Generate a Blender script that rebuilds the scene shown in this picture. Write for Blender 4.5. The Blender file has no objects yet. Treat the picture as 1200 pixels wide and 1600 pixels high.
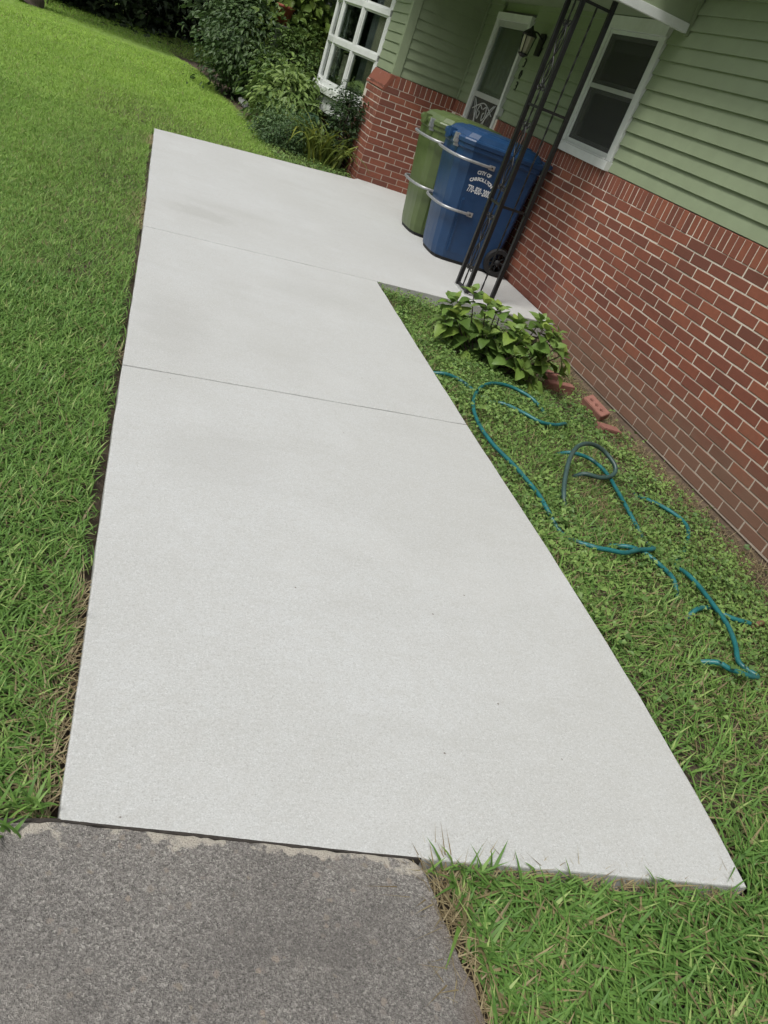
import bpy, bmesh, math, random
import numpy as np
from mathutils import Matrix, Vector, Euler, noise

random.seed(7)
rng = np.random.default_rng(7)
S = bpy.context.scene
COL = S.collection

# ------------------------------------------------------------------ camera, sky, sun, exposure
CAM = Vector((-3.575, -5.139, 1.447))
# camera axes (right, down, forward) in world space
CR = Vector((0.917, -0.228, 0.328)); CD = Vector((0.148, -0.569, -0.809)); CF = Vector((0.371, 0.790, -0.488))
CF.normalize(); CR = (CR - CF * CR.dot(CF)).normalized(); CD = CF.cross(CR)
cd = bpy.data.cameras.new('camera')
cd.sensor_fit = 'VERTICAL'; cd.sensor_height = 24.0; cd.lens = 24.0 * 1202 / 1600
cd.clip_start = 0.05; cd.clip_end = 600
cam = bpy.data.objects.new('camera', cd); COL.objects.link(cam)
M = Matrix(((CR.x, -CD.x, -CF.x), (CR.y, -CD.y, -CF.y), (CR.z, -CD.z, -CF.z)))
cam.matrix_world = Matrix.Translation(CAM) @ M.to_4x4()
S.camera = cam

SUN_EL, SUN_AZ = math.radians(60), math.radians(240)      # azimuth clockwise from +Y
world = bpy.data.worlds.new('World'); S.world = world; world.use_nodes = True
wn = world.node_tree.nodes; wl = world.node_tree.links
bg = wn['Background']
sky = wn.new('ShaderNodeTexSky'); sky.sky_type = 'NISHITA'; sky.sun_disc = False
sky.sun_elevation = SUN_EL; sky.sun_rotation = SUN_AZ
sky.air_density = 1.0; sky.dust_density = 4.0; sky.ozone_density = 1.0
hs = wn.new('ShaderNodeHueSaturation'); hs.inputs['Saturation'].default_value = 0.30
wl.new(sky.outputs['Color'], hs.inputs['Color']); wl.new(hs.outputs['Color'], bg.inputs['Color'])
bg.inputs['Strength'].default_value = 0.13
sd = bpy.data.lights.new('sun', 'SUN'); sd.energy = 2.0; sd.angle = math.radians(14); sd.color = (1.0, 0.97, 0.92)
sun = bpy.data.objects.new('sun', sd); COL.objects.link(sun)
sdir = Vector((math.sin(SUN_AZ) * math.cos(SUN_EL), math.cos(SUN_AZ) * math.cos(SUN_EL), math.sin(SUN_EL)))
sun.rotation_euler = sdir.to_track_quat('Z', 'Y').to_euler()
S.view_settings.view_transform = 'Standard'; S.view_settings.look = 'None'
S.view_settings.exposure = 0.16; S.view_settings.gamma = 1.0; S.view_settings.use_curve_mapping = False

# ------------------------------------------------------------------ helpers
def proj(p):
    d = Vector(p) - CAM
    z = d.dot(CF)
    if z <= 0.05: return None
    return (600 + 1202 * d.dot(CR) / z, 800 + 1202 * d.dot(CD) / z, z)

def link(o, parent=None):
    COL.objects.link(o)
    if parent is not None: o.parent = parent
    return o

def tag(o, label=None, cat=None, group=None, kind=None):
    if label: o['label'] = label
    if cat: o['category'] = cat
    if group: o['group'] = group
    if kind: o['kind'] = kind
    return o

def empty(name, parent=None):
    o = bpy.data.objects.new(name, None); o.empty_display_size = 0.1
    return link(o, parent)

class MB:
    """collects simple shapes into one mesh"""
    def __init__(self): self.v = []; self.f = []; self.sm = []
    def add(self, vs, fs, smooth=False):
        n = len(self.v); self.v += [tuple(v) for v in vs]
        self.f += [tuple(i + n for i in f) for f in fs]; self.sm += [smooth] * len(fs)
        return self
    def box(self, a, b):
        x0, y0, z0 = (min(a[i], b[i]) for i in range(3)); x1, y1, z1 = (max(a[i], b[i]) for i in range(3))
        return self.add([(x0,y0,z0),(x1,y0,z0),(x1,y1,z0),(x0,y1,z0),(x0,y0,z1),(x1,y0,z1),(x1,y1,z1),(x0,y1,z1)],
                        [(0,3,2,1),(4,5,6,7),(0,1,5,4),(1,2,6,5),(2,3,7,6),(3,0,4,7)])
    def prism(self, poly, z0, z1, inset=0.0):
        n = len(poly)
        vs = [(p[0], p[1], z0) for p in poly] + [(p[0], p[1], z1) for p in poly]
        fs = [tuple(range(n))[::-1], tuple(range(n, 2 * n))] + [(i, (i+1) % n, n + (i+1) % n, n + i) for i in range(n)]
        return self.add(vs, fs)
    def loft(self, rings, cap=True, smooth=False, closed=True):
        n = len(rings[0]); vs = [p for r in rings for p in r]; fs = []
        for k in range(len(rings) - 1):
            for i in range(n if closed else n - 1):
                j = (i + 1) % n
                fs.append((k*n+i, k*n+j, (k+1)*n+j, (k+1)*n+i))
        if cap:
            fs.append(tuple(range(n))[::-1]); fs.append(tuple((len(rings)-1)*n + i for i in range(n)))
        return self.add(vs, fs, smooth)
    def tube(self, pts, r, sides=8, smooth=True, twist=0.0, flat=None):
        pts = [Vector(p) for p in pts]; n = len(pts); rings = []
        t0 = (pts[1] - pts[0]).normalized()
        up = Vector((0,0,1)) if abs(t0.z) < 0.9 else Vector((0,1,0))
        a = t0.cross(up).normalized(); ang = 0
        for i, p in enumerate(pts):
            t = (pts[min(i+1, n-1)] - pts[max(i-1, 0)]).normalized()
            a = (a - t * a.dot(t)).normalized(); b = t.cross(a)
            rr = r[i] if hasattr(r, '__len__') else r
            ang = twist * i
            rings.append([p + (a * math.cos(ang + 2*math.pi*k/sides) + b * math.sin(ang + 2*math.pi*k/sides)) * rr for k in range(sides)])
        return self.loft(rings, True, smooth)
    def lathe(self, prof, c, sides=16, smooth=True):
        rings = [[(c[0] + r*math.cos(2*math.pi*k/sides), c[1] + r*math.sin(2*math.pi*k/sides), c[2] + z) for k in range(sides)] for r, z in prof]
        return self.loft(rings, True, smooth)
    def mesh(self, name, mat=None):
        me = bpy.data.meshes.new(name); me.from_pydata(self.v, [], self.f)
        me.polygons.foreach_set('use_smooth', self.sm)
        if mat: me.materials.append(mat)
        bm = bmesh.new(); bm.from_mesh(me); bmesh.ops.recalc_face_normals(bm, faces=bm.faces); bm.to_mesh(me); bm.free()
        return me
    def build(self, name, mat=None, parent=None, bevel=0.0, seg=2):
        me = self.mesh(name, mat)
        if bevel:
            bm = bmesh.new(); bm.from_mesh(me)
            es = [e for e in bm.edges if len(e.link_faces) == 2 and e.calc_face_angle(0) > 0.6]
            bmesh.ops.bevel(bm, geom=es, offset=bevel, segments=seg, affect='EDGES', profile=0.6, clamp_overlap=True)
            bm.to_mesh(me); bm.free()
        return link(bpy.data.objects.new(name, me), parent)

def np_mesh(name, V, F, mat, col=None, parent=None, smooth=False):
    """fast mesh from numpy: V (n,3), F (m,k)"""
    me = bpy.data.meshes.new(name); k = F.shape[1]
    me.vertices.add(len(V)); me.vertices.foreach_set('co', V.astype(np.float32).ravel())
    me.loops.add(F.size); me.loops.foreach_set('vertex_index', F.astype(np.int32).ravel())
    me.polygons.add(len(F)); me.polygons.foreach_set('loop_start', np.arange(0, F.size, k, dtype=np.int32))
    try: me.polygons.foreach_set('loop_total', np.full(len(F), k, dtype=np.int32))
    except Exception: pass
    if smooth: me.polygons.foreach_set('use_smooth', np.ones(len(F), dtype=bool))
    if col is not None:
        a = me.attributes.new('col', 'FLOAT_COLOR', 'POINT')
        c4 = np.ones((len(V), 4), np.float32); c4[:, :3] = col
        a.data.foreach_set('color', c4.ravel())
    me.update(calc_edges=True)
    if mat: me.materials.append(mat)
    return link(bpy.data.objects.new(name, me), parent)

def spline(pts, per=8):
    P = [Vector(p) for p in pts]; out = []
    for i in range(len(P) - 1):
        p0 = P[max(i-1, 0)]; p1 = P[i]; p2 = P[i+1]; p3 = P[min(i+2, len(P)-1)]
        for k in range(per):
            t = k / per
            out.append(0.5 * ((2*p1) + (p2-p0)*t + (2*p0-5*p1+4*p2-p3)*t*t + (3*p1-p0-3*p2+p3)*t**3))
    out.append(P[-1]); return out

# ------------------------------------------------------------------ materials
def nmat(name):
    m = bpy.data.materials.new(name); m.use_nodes = True
    return m, m.node_tree.nodes, m.node_tree.links, m.node_tree.nodes['Principled BSDF']
def setb(b, **k):
    for n, v in k.items(): b.inputs[n.replace('_', ' ')].default_value = v
def noise_n(n, l, scale, detail=4, rough=0.6, vec=None):
    t = n.new('ShaderNodeTexNoise'); t.inputs['Scale'].default_value = scale
    t.inputs['Detail'].default_value = detail; t.inputs['Roughness'].default_value = rough
    if vec is not None: l.new(vec, t.inputs['Vector'])
    return t
def ramp(n, l, fac, stops):
    r = n.new('ShaderNodeValToRGB'); e = r.color_ramp.elements
    while len(e) < len(stops): e.new(0.5)
    for i, (p, c) in enumerate(stops):
        e[i].position = p; e[i].color = (c[0], c[1], c[2], 1) if hasattr(c, '__len__') else (c, c, c, 1)
    l.new(fac, r.inputs['Fac']); return r
def mixc(n, l, fac, a, b, mode='MIX'):
    m = n.new('ShaderNodeMix'); m.data_type = 'RGBA'; m.blend_type = mode
    for sock, v in ((m.inputs[0], fac), (m.inputs[6], a), (m.inputs[7], b)):
        if hasattr(v, 'links'): l.new(v, sock)
        elif hasattr(v, '__len__'): sock.default_value = (v[0], v[1], v[2], 1)
        else: sock.default_value = v
    return m.outputs[2]
def mth(n, l, op, a, b=0.0, clamp=False):
    m = n.new('ShaderNodeMath'); m.operation = op; m.use_clamp = clamp
    for s, v in ((m.inputs[0], a), (m.inputs[1], b)):
        if hasattr(v, 'links'): l.new(v, s)
        else: s.default_value = v
    return m.outputs[0]
def geo(n): return n.new('ShaderNodeNewGeometry').outputs['Position']
def bump(n, l, b, h, strength=0.3, dist=0.01):
    k = n.new('ShaderNodeBump'); k.inputs['Strength'].default_value = strength; k.inputs['Distance'].default_value = dist
    l.new(h, k.inputs['Height']); l.new(k.outputs['Normal'], b.inputs['Normal']); return k

def mat_plain(name, c, rough=0.5, metal=0.0, var=0.12, scale=18, bmp=0.0, bscale=60, dirt=None):
    m, n, l, b = nmat(name); p = geo(n)
    t = noise_n(n, l, scale, 5, 0.65, p)
    lo = tuple(x*(1-var) for x in c); hi = tuple(min(1, x*(1+var)) for x in c)
    col = ramp(n, l, t.outputs['Fac'], [(0.3, lo), (0.7, hi)]).outputs['Color']
    if dirt:
        t2 = noise_n(n, l, 4, 6, 0.7, p)
        f = ramp(n, l, t2.outputs['Fac'], [(0.5, 0.0), (0.75, 0.55)]).outputs['Color']
        col = mixc(n, l, f, col, dirt)
    l.new(col, b.inputs['Base Color'])
    rr = ramp(n, l, t.outputs['Fac'], [(0.2, max(0.03, rough-0.10)), (0.8, min(1, rough+0.1))])
    l.new(rr.outputs['Color'], b.inputs['Roughness']); b.inputs['Metallic'].default_value = metal
    if bmp:
        t3 = noise_n(n, l, bscale, 4, 0.6, p); bump(n, l, b, t3.outputs['Fac'], bmp, 0.004)
    return m

def mat_leaf(name, base=None, rough=0.45, trans=0.25):
    """foliage: colour from the 'col' attribute (or a fixed colour varied per object)"""
    m, n, l, b = nmat(name)
    if base is None:
        a = n.new('ShaderNodeAttribute'); a.attribute_name = 'col'; c = a.outputs['Color']
    else:
        oi = n.new('ShaderNodeObjectInfo')
        r = ramp(n, l, oi.outputs['Random'], [(0.0, tuple(x*0.62 for x in base)), (0.55, base), (1.0, (base[0]*1.7, base[1]*1.4, base[2]*1.2))])
        t = noise_n(n, l, 40, 3, 0.6, geo(n))
        c = mixc(n, l, ramp(n, l, t.outputs['Fac'], [(0.4, 0.0), (0.75, 0.35)]).outputs['Color'], r.outputs['Color'], tuple(x*0.5 for x in base))
    l.new(c, b.inputs['Base Color']); setb(b, Roughness=rough); b.inputs['Specular IOR Level'].default_value = 0.28
    tr = n.new('ShaderNodeBsdfTranslucent'); l.new(c, tr.inputs['Color'])
    mx = n.new('ShaderNodeMixShader'); mx.inputs[0].default_value = trans
    l.new(b.outputs[0], mx.inputs[1]); l.new(tr.outputs[0], mx.inputs[2])
    l.new(mx.outputs[0], n['Material Output'].inputs['Surface'])
    return m

def mat_concrete():
    m, n, l, b = nmat('fresh_concrete'); p = geo(n)
    big = noise_n(n, l, 0.9, 5, 0.6, p); mid = noise_n(n, l, 6, 6, 0.7, p); fine = noise_n(n, l, 240, 4, 0.8, p)
    c = ramp(n, l, big.outputs['Fac'], [(0.3, (0.445,0.455,0.440)), (0.7, (0.505,0.522,0.518))]).outputs['Color']
    c = mixc(n, l, ramp(n, l, mid.outputs['Fac'], [(0.35, 0.0), (0.75, 0.35)]).outputs['Color'], c, (0.415,0.415,0.39))
    c = mixc(n, l, ramp(n, l, fine.outputs['Fac'], [(0.53, 0.0), (0.66, 0.75)]).outputs['Color'], c, (0.27,0.27,0.25))
    c = mixc(n, l, ramp(n, l, fine.outputs['Fac'], [(0.34, 0.65), (0.46, 0.0)]).outputs['Color'], c, (0.68,0.69,0.68))
    # tooling stains stretched across the walk
    mp = n.new('ShaderNodeMapping'); mp.inputs['Scale'].default_value = (0.8, 3.2, 1); mp.inputs['Rotation'].default_value = (0,0,0.12); l.new(p, mp.inputs['Vector'])
    st = noise_n(n, l, 1.3, 5, 0.6, mp.outputs['Vector'])
    c = mixc(n, l, ramp(n, l, st.outputs['Fac'], [(0.55, 0.0), (0.75, 0.22)]).outputs['Color'], c, (0.345,0.345,0.322))
    gr1 = noise_n(n, l, 105, 3, 0.75, p)
    c = mixc(n, l, ramp(n, l, gr1.outputs['Fac'], [(0.54, 0.0), (0.70, 0.55)]).outputs['Color'], c, (0.30,0.295,0.275))
    c = mixc(n, l, ramp(n, l, gr1.outputs['Fac'], [(0.30, 0.5), (0.44, 0.0)]).outputs['Color'], c, (0.64,0.65,0.64))
    for (ux, uy, rx, ry, am) in ((-3.02, 0.98, 0.36, 0.20, 0.34), (-2.75, 1.35, 0.5, 0.15, 0.16), (-3.28, -1.35, 0.22, 0.5, 0.26), (-3.1, -2.6, 0.3, 0.3, 0.18), (-2.35, -0.3, 0.45, 0.22, 0.14)):
        mp_ = n.new('ShaderNodeMapping'); mp_.inputs['Scale'].default_value = (1/rx, 1/ry, 0); mp_.inputs['Location'].default_value = (-ux/rx, -uy/ry, 0)
        l.new(p, mp_.inputs['Vector']); ln_ = n.new('ShaderNodeVectorMath'); ln_.operation = 'LENGTH'; l.new(mp_.outputs['Vector'], ln_.inputs[0])
        dd = mth(n, l, 'ADD', ln_.outputs['Value'], mth(n, l, 'MULTIPLY', mth(n, l, 'SUBTRACT', mid.outputs['Fac'], 0.5), 2.2))
        c = mixc(n, l, ramp(n, l, dd, [(0.35, am), (1.0, 0.0)]).outputs['Color'], c, (0.30,0.295,0.27))
    # light and dark blotches of curing water, thumb sized mottling
    md2 = noise_n(n, l, 28, 5, 0.75, p)
    c = mixc(n, l, ramp(n, l, md2.outputs['Fac'], [(0.42, 0.0), (0.70, 0.40)]).outputs['Color'], c, (0.40,0.395,0.37))
    bl = noise_n(n, l, 2.1, 4, 0.55, p)
    c = mixc(n, l, ramp(n, l, bl.outputs['Fac'], [(0.55, 0.0), (0.80, 0.22)]).outputs['Color'], c, (0.60,0.615,0.61))
    # rare dark pits
    v = n.new('ShaderNodeTexVoronoi'); v.inputs['Scale'].default_value = 16; l.new(p, v.inputs['Vector'])
    pit = ramp(n, l, v.outputs['Distance'], [(0.035, 1.0), (0.06, 0.0)]).outputs['Color']
    pc = mth(n, l, 'GREATER_THAN', v.outputs['Color'], 0.80)
    c = mixc(n, l, mth(n, l, 'MULTIPLY', pit, pc), c, (0.16,0.14,0.12))
    l.new(c, b.inputs['Base Color']); setb(b, Roughness=0.88)
    bump(n, l, b, mth(n, l, 'ADD', fine.outputs['Fac'], mth(n, l, 'MULTIPLY', mid.outputs['Fac'], 0.6)), 0.35, 0.003)
    return m

def mat_driveway():
    m, n, l, b = nmat('old_aggregate_concrete'); p = geo(n)
    big = noise_n(n, l, 2.2, 5, 0.65, p); fine = noise_n(n, l, 210, 5, 0.85, p)
    v = n.new('ShaderNodeTexVoronoi'); v.inputs['Scale'].default_value = 280; v.inputs['Randomness'].default_value = 1; l.new(p, v.inputs['Vector'])
    v2 = n.new('ShaderNodeTexVoronoi'); v2.inputs['Scale'].default_value = 55; l.new(p, v2.inputs['Vector'])
    sep = n.new('ShaderNodeSeparateColor'); l.new(v.outputs['Color'], sep.inputs[0])
    ds = noise_n(n, l, 70, 3, 0.7, p)
    wp = n.new('ShaderNodeVectorMath'); wp.operation = 'MULTIPLY_ADD'; wp.inputs[1].default_value = (0.018,0.018,0.018); l.new(ds.outputs['Color'], wp.inputs[0]); l.new(p, wp.inputs[2])
    l.new(wp.outputs[0], v.inputs['Vector']); l.new(wp.outputs[0], v2.inputs['Vector'])
    c = ramp(n, l, sep.outputs[0], [(0.0, (0.15,0.141,0.131)), (0.5, (0.235,0.223,0.206)), (0.85, (0.32,0.303,0.28)), (1.0, (0.52,0.50,0.455))]).outputs['Color']
    c = mixc(n, l, ramp(n, l, big.outputs['Fac'], [(0.35, 0.0), (0.7, 0.45)]).outputs['Color'], c, (0.15,0.14,0.128))
    c = mixc(n, l, ramp(n, l, fine.outputs['Fac'], [(0.53, 0.0), (0.63, 0.9)]).outputs['Color'], c, (0.46,0.44,0.40))
    c = mixc(n, l, ramp(n, l, fine.outputs['Fac'], [(0.36, 0.9), (0.47, 0.0)]).outputs['Color'], c, (0.05,0.046,0.042))
    st_ = noise_n(n, l, 1.4, 6, 0.6, p)
    c = mixc(n, l, ramp(n, l, st_.outputs['Fac'], [(0.47, 0.0), (0.66, 0.5)]).outputs['Color'], c, (0.105,0.097,0.09))
    wr = noise_n(n, l, 3.3, 6, 0.7, p)
    c = mixc(n, l, ramp(n, l, wr.outputs['Fac'], [(0.52, 0.0), (0.72, 0.45)]).outputs['Color'], c, (0.36,0.335,0.295))
    # bigger pebbles showing through
    s2 = n.new('ShaderNodeSeparateColor'); l.new(v2.outputs['Color'], s2.inputs[0])
    peb = mth(n, l, 'MULTIPLY', mth(n, l, 'GREATER_THAN', s2.outputs[1], 0.86), ramp(n, l, v2.outputs['Distance'], [(0.30, 1.0), (0.42, 0.0)]).outputs['Color'])
    pcol = ramp(n, l, s2.outputs[0], [(0.0, (0.30,0.26,0.20)), (0.5, (0.24,0.22,0.20)), (1.0, (0.36,0.30,0.24))]).outputs['Color']
    c = mixc(n, l, mth(n, l, 'MULTIPLY', peb, 0.7), c, pcol)
    # cement smear left along the joint with the new walk, brown stain along the grass edge
    sx = n.new('ShaderNodeSeparateXYZ'); l.new(p, sx.inputs[0])
    line = mth(n, l, 'ADD', mth(n, l, 'MULTIPLY', sx.outputs[0], 0.127), sx.outputs[1])   # y + 0.127 x = -4.583 on the joint
    d = mth(n, l, 'SUBTRACT', -4.585, line)
    sm = noise_n(n, l, 9, 6, 0.7, p)
    wob = mth(n, l, 'MULTIPLY', mth(n, l, 'SUBTRACT', sm.outputs['Fac'], 0.44), 0.26)
    f = ramp(n, l, mth(n, l, 'SUBTRACT', wob, d), [(0.0, 0.0), (0.012, 0.75)]).outputs['Color']
    c = mixc(n, l, f, c, mixc(n, l, fine.outputs['Fac'], (0.50,0.45,0.37), (0.62,0.58,0.50)))
    e = mth(n, l, 'ADD', sx.outputs[0], 2.80)
    f2 = ramp(n, l, mth(n, l, 'ADD', e, mth(n, l, 'MULTIPLY', sm.outputs['Fac'], 0.10)), [(0.08, 0.0), (0.17, 0.6)]).outputs['Color']
    c = mixc(n, l, f2, c, (0.21,0.15,0.105))
    l.new(c, b.inputs['Base Color']); setb(b, Roughness=0.92)
    hgt = mth(n, l, 'ADD', v.outputs['Distance'], mth(n, l, 'MULTIPLY', fine.outputs['Fac'], 0.8))
    bump(n, l, b, hgt, 0.75, 0.006)
    return m

def mat_soil():
    m, n, l, b = nmat('soil'); p = geo(n)
    t = noise_n(n, l, 5, 8, 0.75, p); f = noise_n(n, l, 90, 5, 0.75, p)
    c = ramp(n, l, t.outputs['Fac'], [(0.3, (0.050,0.036,0.024)), (0.55, (0.085,0.062,0.040)), (0.75, (0.13,0.095,0.062))]).outputs['Color']
    c = mixc(n, l, ramp(n, l, f.outputs['Fac'], [(0.5, 0.0), (0.72, 0.6)]).outputs['Color'], c, (0.17,0.125,0.08))
    # far from the house everything is lawn
    ln = noise_n(n, l, 1.1, 6, 0.7, p); lf = noise_n(n, l, 60, 5, 0.8, p)
    g = ramp(n, l, ln.outputs['Fac'], [(0.3, (0.19,0.32,0.055)), (0.7, (0.28,0.42,0.075))]).outputs['Color']
    g = mixc(n, l, ramp(n, l, lf.outputs['Fac'], [(0.45, 0.0), (0.7, 0.7)]).outputs['Color'], g, (0.13,0.20,0.035))
    sx = n.new('ShaderNodeSeparateXYZ'); l.new(p, sx.inputs[0])
    far = mth(n, l, 'MULTIPLY', mth(n, l, 'SUBTRACT', sx.outputs[1], 4.6), 0.45, True)
    west = mth(n, l, 'MULTIPLY', mth(n, l, 'SUBTRACT', -3.75, sx.outputs[0]), 1.6, True)
    inb = mth(n, l, 'MULTIPLY', mth(n, l, 'SUBTRACT', mth(n, l, 'ADD', sx.outputs[0], mth(n, l, 'MULTIPLY', sx.outputs[1], 0.1)), -1.50), 6.0, True)
    k = mth(n, l, 'SUBTRACT', mth(n, l, 'MAXIMUM', far, west, True), inb, True)
    bare = mth(n, l, 'MULTIPLY', mth(n, l, 'SUBTRACT', sx.outputs[1], 19.0), 0.5, True)
    bare = mth(n, l, 'MULTIPLY', bare, mth(n, l, 'GREATER_THAN', 26.0, sx.outputs[1]))
    k = mth(n, l, 'SUBTRACT', k, mth(n, l, 'MULTIPLY', bare, 0.5), True)
    c = mixc(n, l, k, c, g)
    l.new(c, b.inputs['Base Color']); setb(b, Roughness=0.95)
    bump(n, l, b, f.outputs['Fac'], 0.8, 0.02)
    return m

def mat_brick(name, loose=False):
    m, n, l, b = nmat(name); p = geo(n)
    oi = n.new('ShaderNodeObjectInfo'); at = n.new('ShaderNodeAttribute'); at.attribute_name = 'tint'
    jn = n.new('ShaderNodeAttribute'); jn.attribute_name = 'joined'
    r = mth(n, l, 'ADD', mth(n, l, 'MULTIPLY', oi.outputs['Random'], mth(n, l, 'SUBTRACT', 1.0, jn.outputs['Fac'])), mth(n, l, 'MULTIPLY', at.outputs['Fac'], jn.outputs['Fac']))
    c = ramp(n, l, r, ([(0.0, (0.155,0.054,0.036)), (0.3, (0.200,0.064,0.040)), (0.7, (0.235,0.074,0.043)), (1.0, (0.275,0.090,0.050))] if not loose else [(0.0, (0.25,0.115,0.09)), (1.0, (0.30,0.14,0.105))])).outputs['Color']
    t = noise_n(n, l, 24, 6, 0.75, p); f = noise_n(n, l, 170, 4, 0.75, p)
    c = mixc(n, l, ramp(n, l, t.outputs['Fac'], [(0.45, 0.0), (0.8, 0.55)]).outputs['Color'], c, (0.125,0.050,0.034))
    c = mixc(n, l, ramp(n, l, f.outputs['Fac'], [(0.56, 0.0), (0.75, 0.5)]).outputs['Color'], c, (0.30,0.15,0.10))
    if not loose:   # mud splashed up the lowest courses
        sx = n.new('ShaderNodeSeparateXYZ'); l.new(p, sx.inputs[0])
        d = noise_n(n, l, 7, 6, 0.75, p)
        h = mth(n, l, 'ADD', sx.outputs[2], mth(n, l, 'MULTIPLY', mth(n, l, 'SUBTRACT', d.outputs['Fac'], 0.5), 0.5))
        fm = ramp(n, l, h, [(0.0, 0.6), (0.20, 0.22), (0.36, 0.0)]).outputs['Color']
        fm = mth(n, l, 'MULTIPLY', fm, mth(n, l, 'GREATER_THAN', 0.9, sx.outputs[1]))
        c = mixc(n, l, fm, c, (0.185,0.130,0.090))
        ef = noise_n(n, l, 2.6, 6, 0.8, p)
        fe = mth(n, l, 'MULTIPLY', ramp(n, l, ef.outputs['Fac'], [(0.63, 0.0), (0.72, 0.55)]).outputs['Color'], mth(n, l, 'GREATER_THAN', sx.outputs[2], 1.16))
        c = mixc(n, l, fe, c, (0.42,0.36,0.31))
    l.new(c, b.inputs['Base Color']); setb(b, Roughness=0.8)
    bump(n, l, b, mth(n, l, 'ADD', f.outputs['Fac'], t.outputs['Fac']), 0.4, 0.004)
    return m

def mat_mortar():
    m, n, l, b = nmat('mortar'); p = geo(n)
    t = noise_n(n, l, 60, 5, 0.7, p); d = noise_n(n, l, 5, 6, 0.75, p)
    c = ramp(n, l, t.outputs['Fac'], [(0.3, (0.56,0.50,0.42)), (0.7, (0.70,0.64,0.55))]).outputs['Color']
    sx = n.new('ShaderNodeSeparateXYZ'); l.new(p, sx.inputs[0])
    h = mth(n, l, 'ADD', sx.outputs[2], mth(n, l, 'MULTIPLY', mth(n, l, 'SUBTRACT', d.outputs['Fac'], 0.5), 0.4))
    fm = ramp(n, l, h, [(-0.0, 0.55), (0.25, 0.25), (0.5, 0.0)]).outputs['Color']
    c = mixc(n, l, fm, c, (0.26,0.19,0.14))
    l.new(c, b.inputs['Base Color']); setb(b, Roughness=0.95); bump(n, l, b, t.outputs['Fac'], 0.5, 0.004)
    return m

def mat_glass(name, refl=1.0, tint=(0.9,0.95,0.93)):
    m, n, l, b = nmat(name); n.remove(b)
    tr = n.new('ShaderNodeBsdfTransparent'); tr.inputs[0].default_value = (*tint, 1)
    gl = n.new('ShaderNodeBsdfGlossy'); gl.inputs['Roughness'].default_value = 0.015
    t = noise_n(n, l, 2.2, 2, 0.5, geo(n)); bp = n.new('ShaderNodeBump'); bp.inputs['Strength'].default_value = 0.05; bp.inputs['Distance'].default_value = 0.02
    l.new(t.outputs['Fac'], bp.inputs['Height']); l.new(bp.outputs['Normal'], gl.inputs['Normal'])
    fr = n.new('ShaderNodeFresnel'); fr.inputs[0].default_value = 1.45
    mx = n.new('ShaderNodeMixShader'); l.new(mth(n, l, 'MULTIPLY', fr.outputs[0], refl), mx.inputs[0])
    l.new(tr.outputs[0], mx.inputs[1]); l.new(gl.outputs[0], mx.inputs[2]); l.new(mx.outputs[0], n['Material Output'].inputs['Surface'])
    return m

def mat_screen():
    m, n, l, b = nmat('insect_mesh'); setb(b, Roughness=0.7); b.inputs['Base Color'].default_value = (0.06,0.062,0.06,1)
    tr = n.new('ShaderNodeBsdfTransparent'); mx = n.new('ShaderNodeMixShader'); mx.inputs[0].default_value = 0.45
    l.new(tr.outputs[0], mx.inputs[1]); l.new(b.outputs[0], mx.inputs[2]); l.new(mx.outputs[0], n['Material Output'].inputs['Surface'])
    return m

def mat_bark(name='bark', c=(0.11,0.085,0.065)):
    m, n, l, b = nmat(name); p = geo(n)
    mp = n.new('ShaderNodeMapping'); mp.inputs['Scale'].default_value = (9, 9, 1.6); l.new(p, mp.inputs['Vector'])
    t = noise_n(n, l, 2.2, 7, 0.7, mp.outputs['Vector'])
    l.new(ramp(n, l, t.outputs['Fac'], [(0.35, tuple(x*0.45 for x in c)), (0.65, c)]).outputs['Color'], b.inputs['Base Color'])
    setb(b, Roughness=0.95); bump(n, l, b, t.outputs['Fac'], 0.9, 0.03); return m

def mat_peel():
    m, n, l, b = nmat('peeling_white_paint'); p = geo(n)
    t = noise_n(n, l, 14, 7, 0.75, p); big = noise_n(n, l, 3.0, 3, 0.5, p)
    c = ramp(n, l, t.outputs['Fac'], [(0.40, (0.22,0.24,0.20)), (0.47, (0.55,0.58,0.54)), (0.6, (0.72,0.74,0.72))]).outputs['Color']
    c = mixc(n, l, ramp(n, l, big.outputs['Fac'], [(0.5, 0.0), (0.75, 0.7)]).outputs['Color'], c, (0.30,0.36,0.27))
    l.new(c, b.inputs['Base Color']); setb(b, Roughness=0.6); bump(n, l, b, t.outputs['Fac'], 0.4, 0.003); return m

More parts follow.
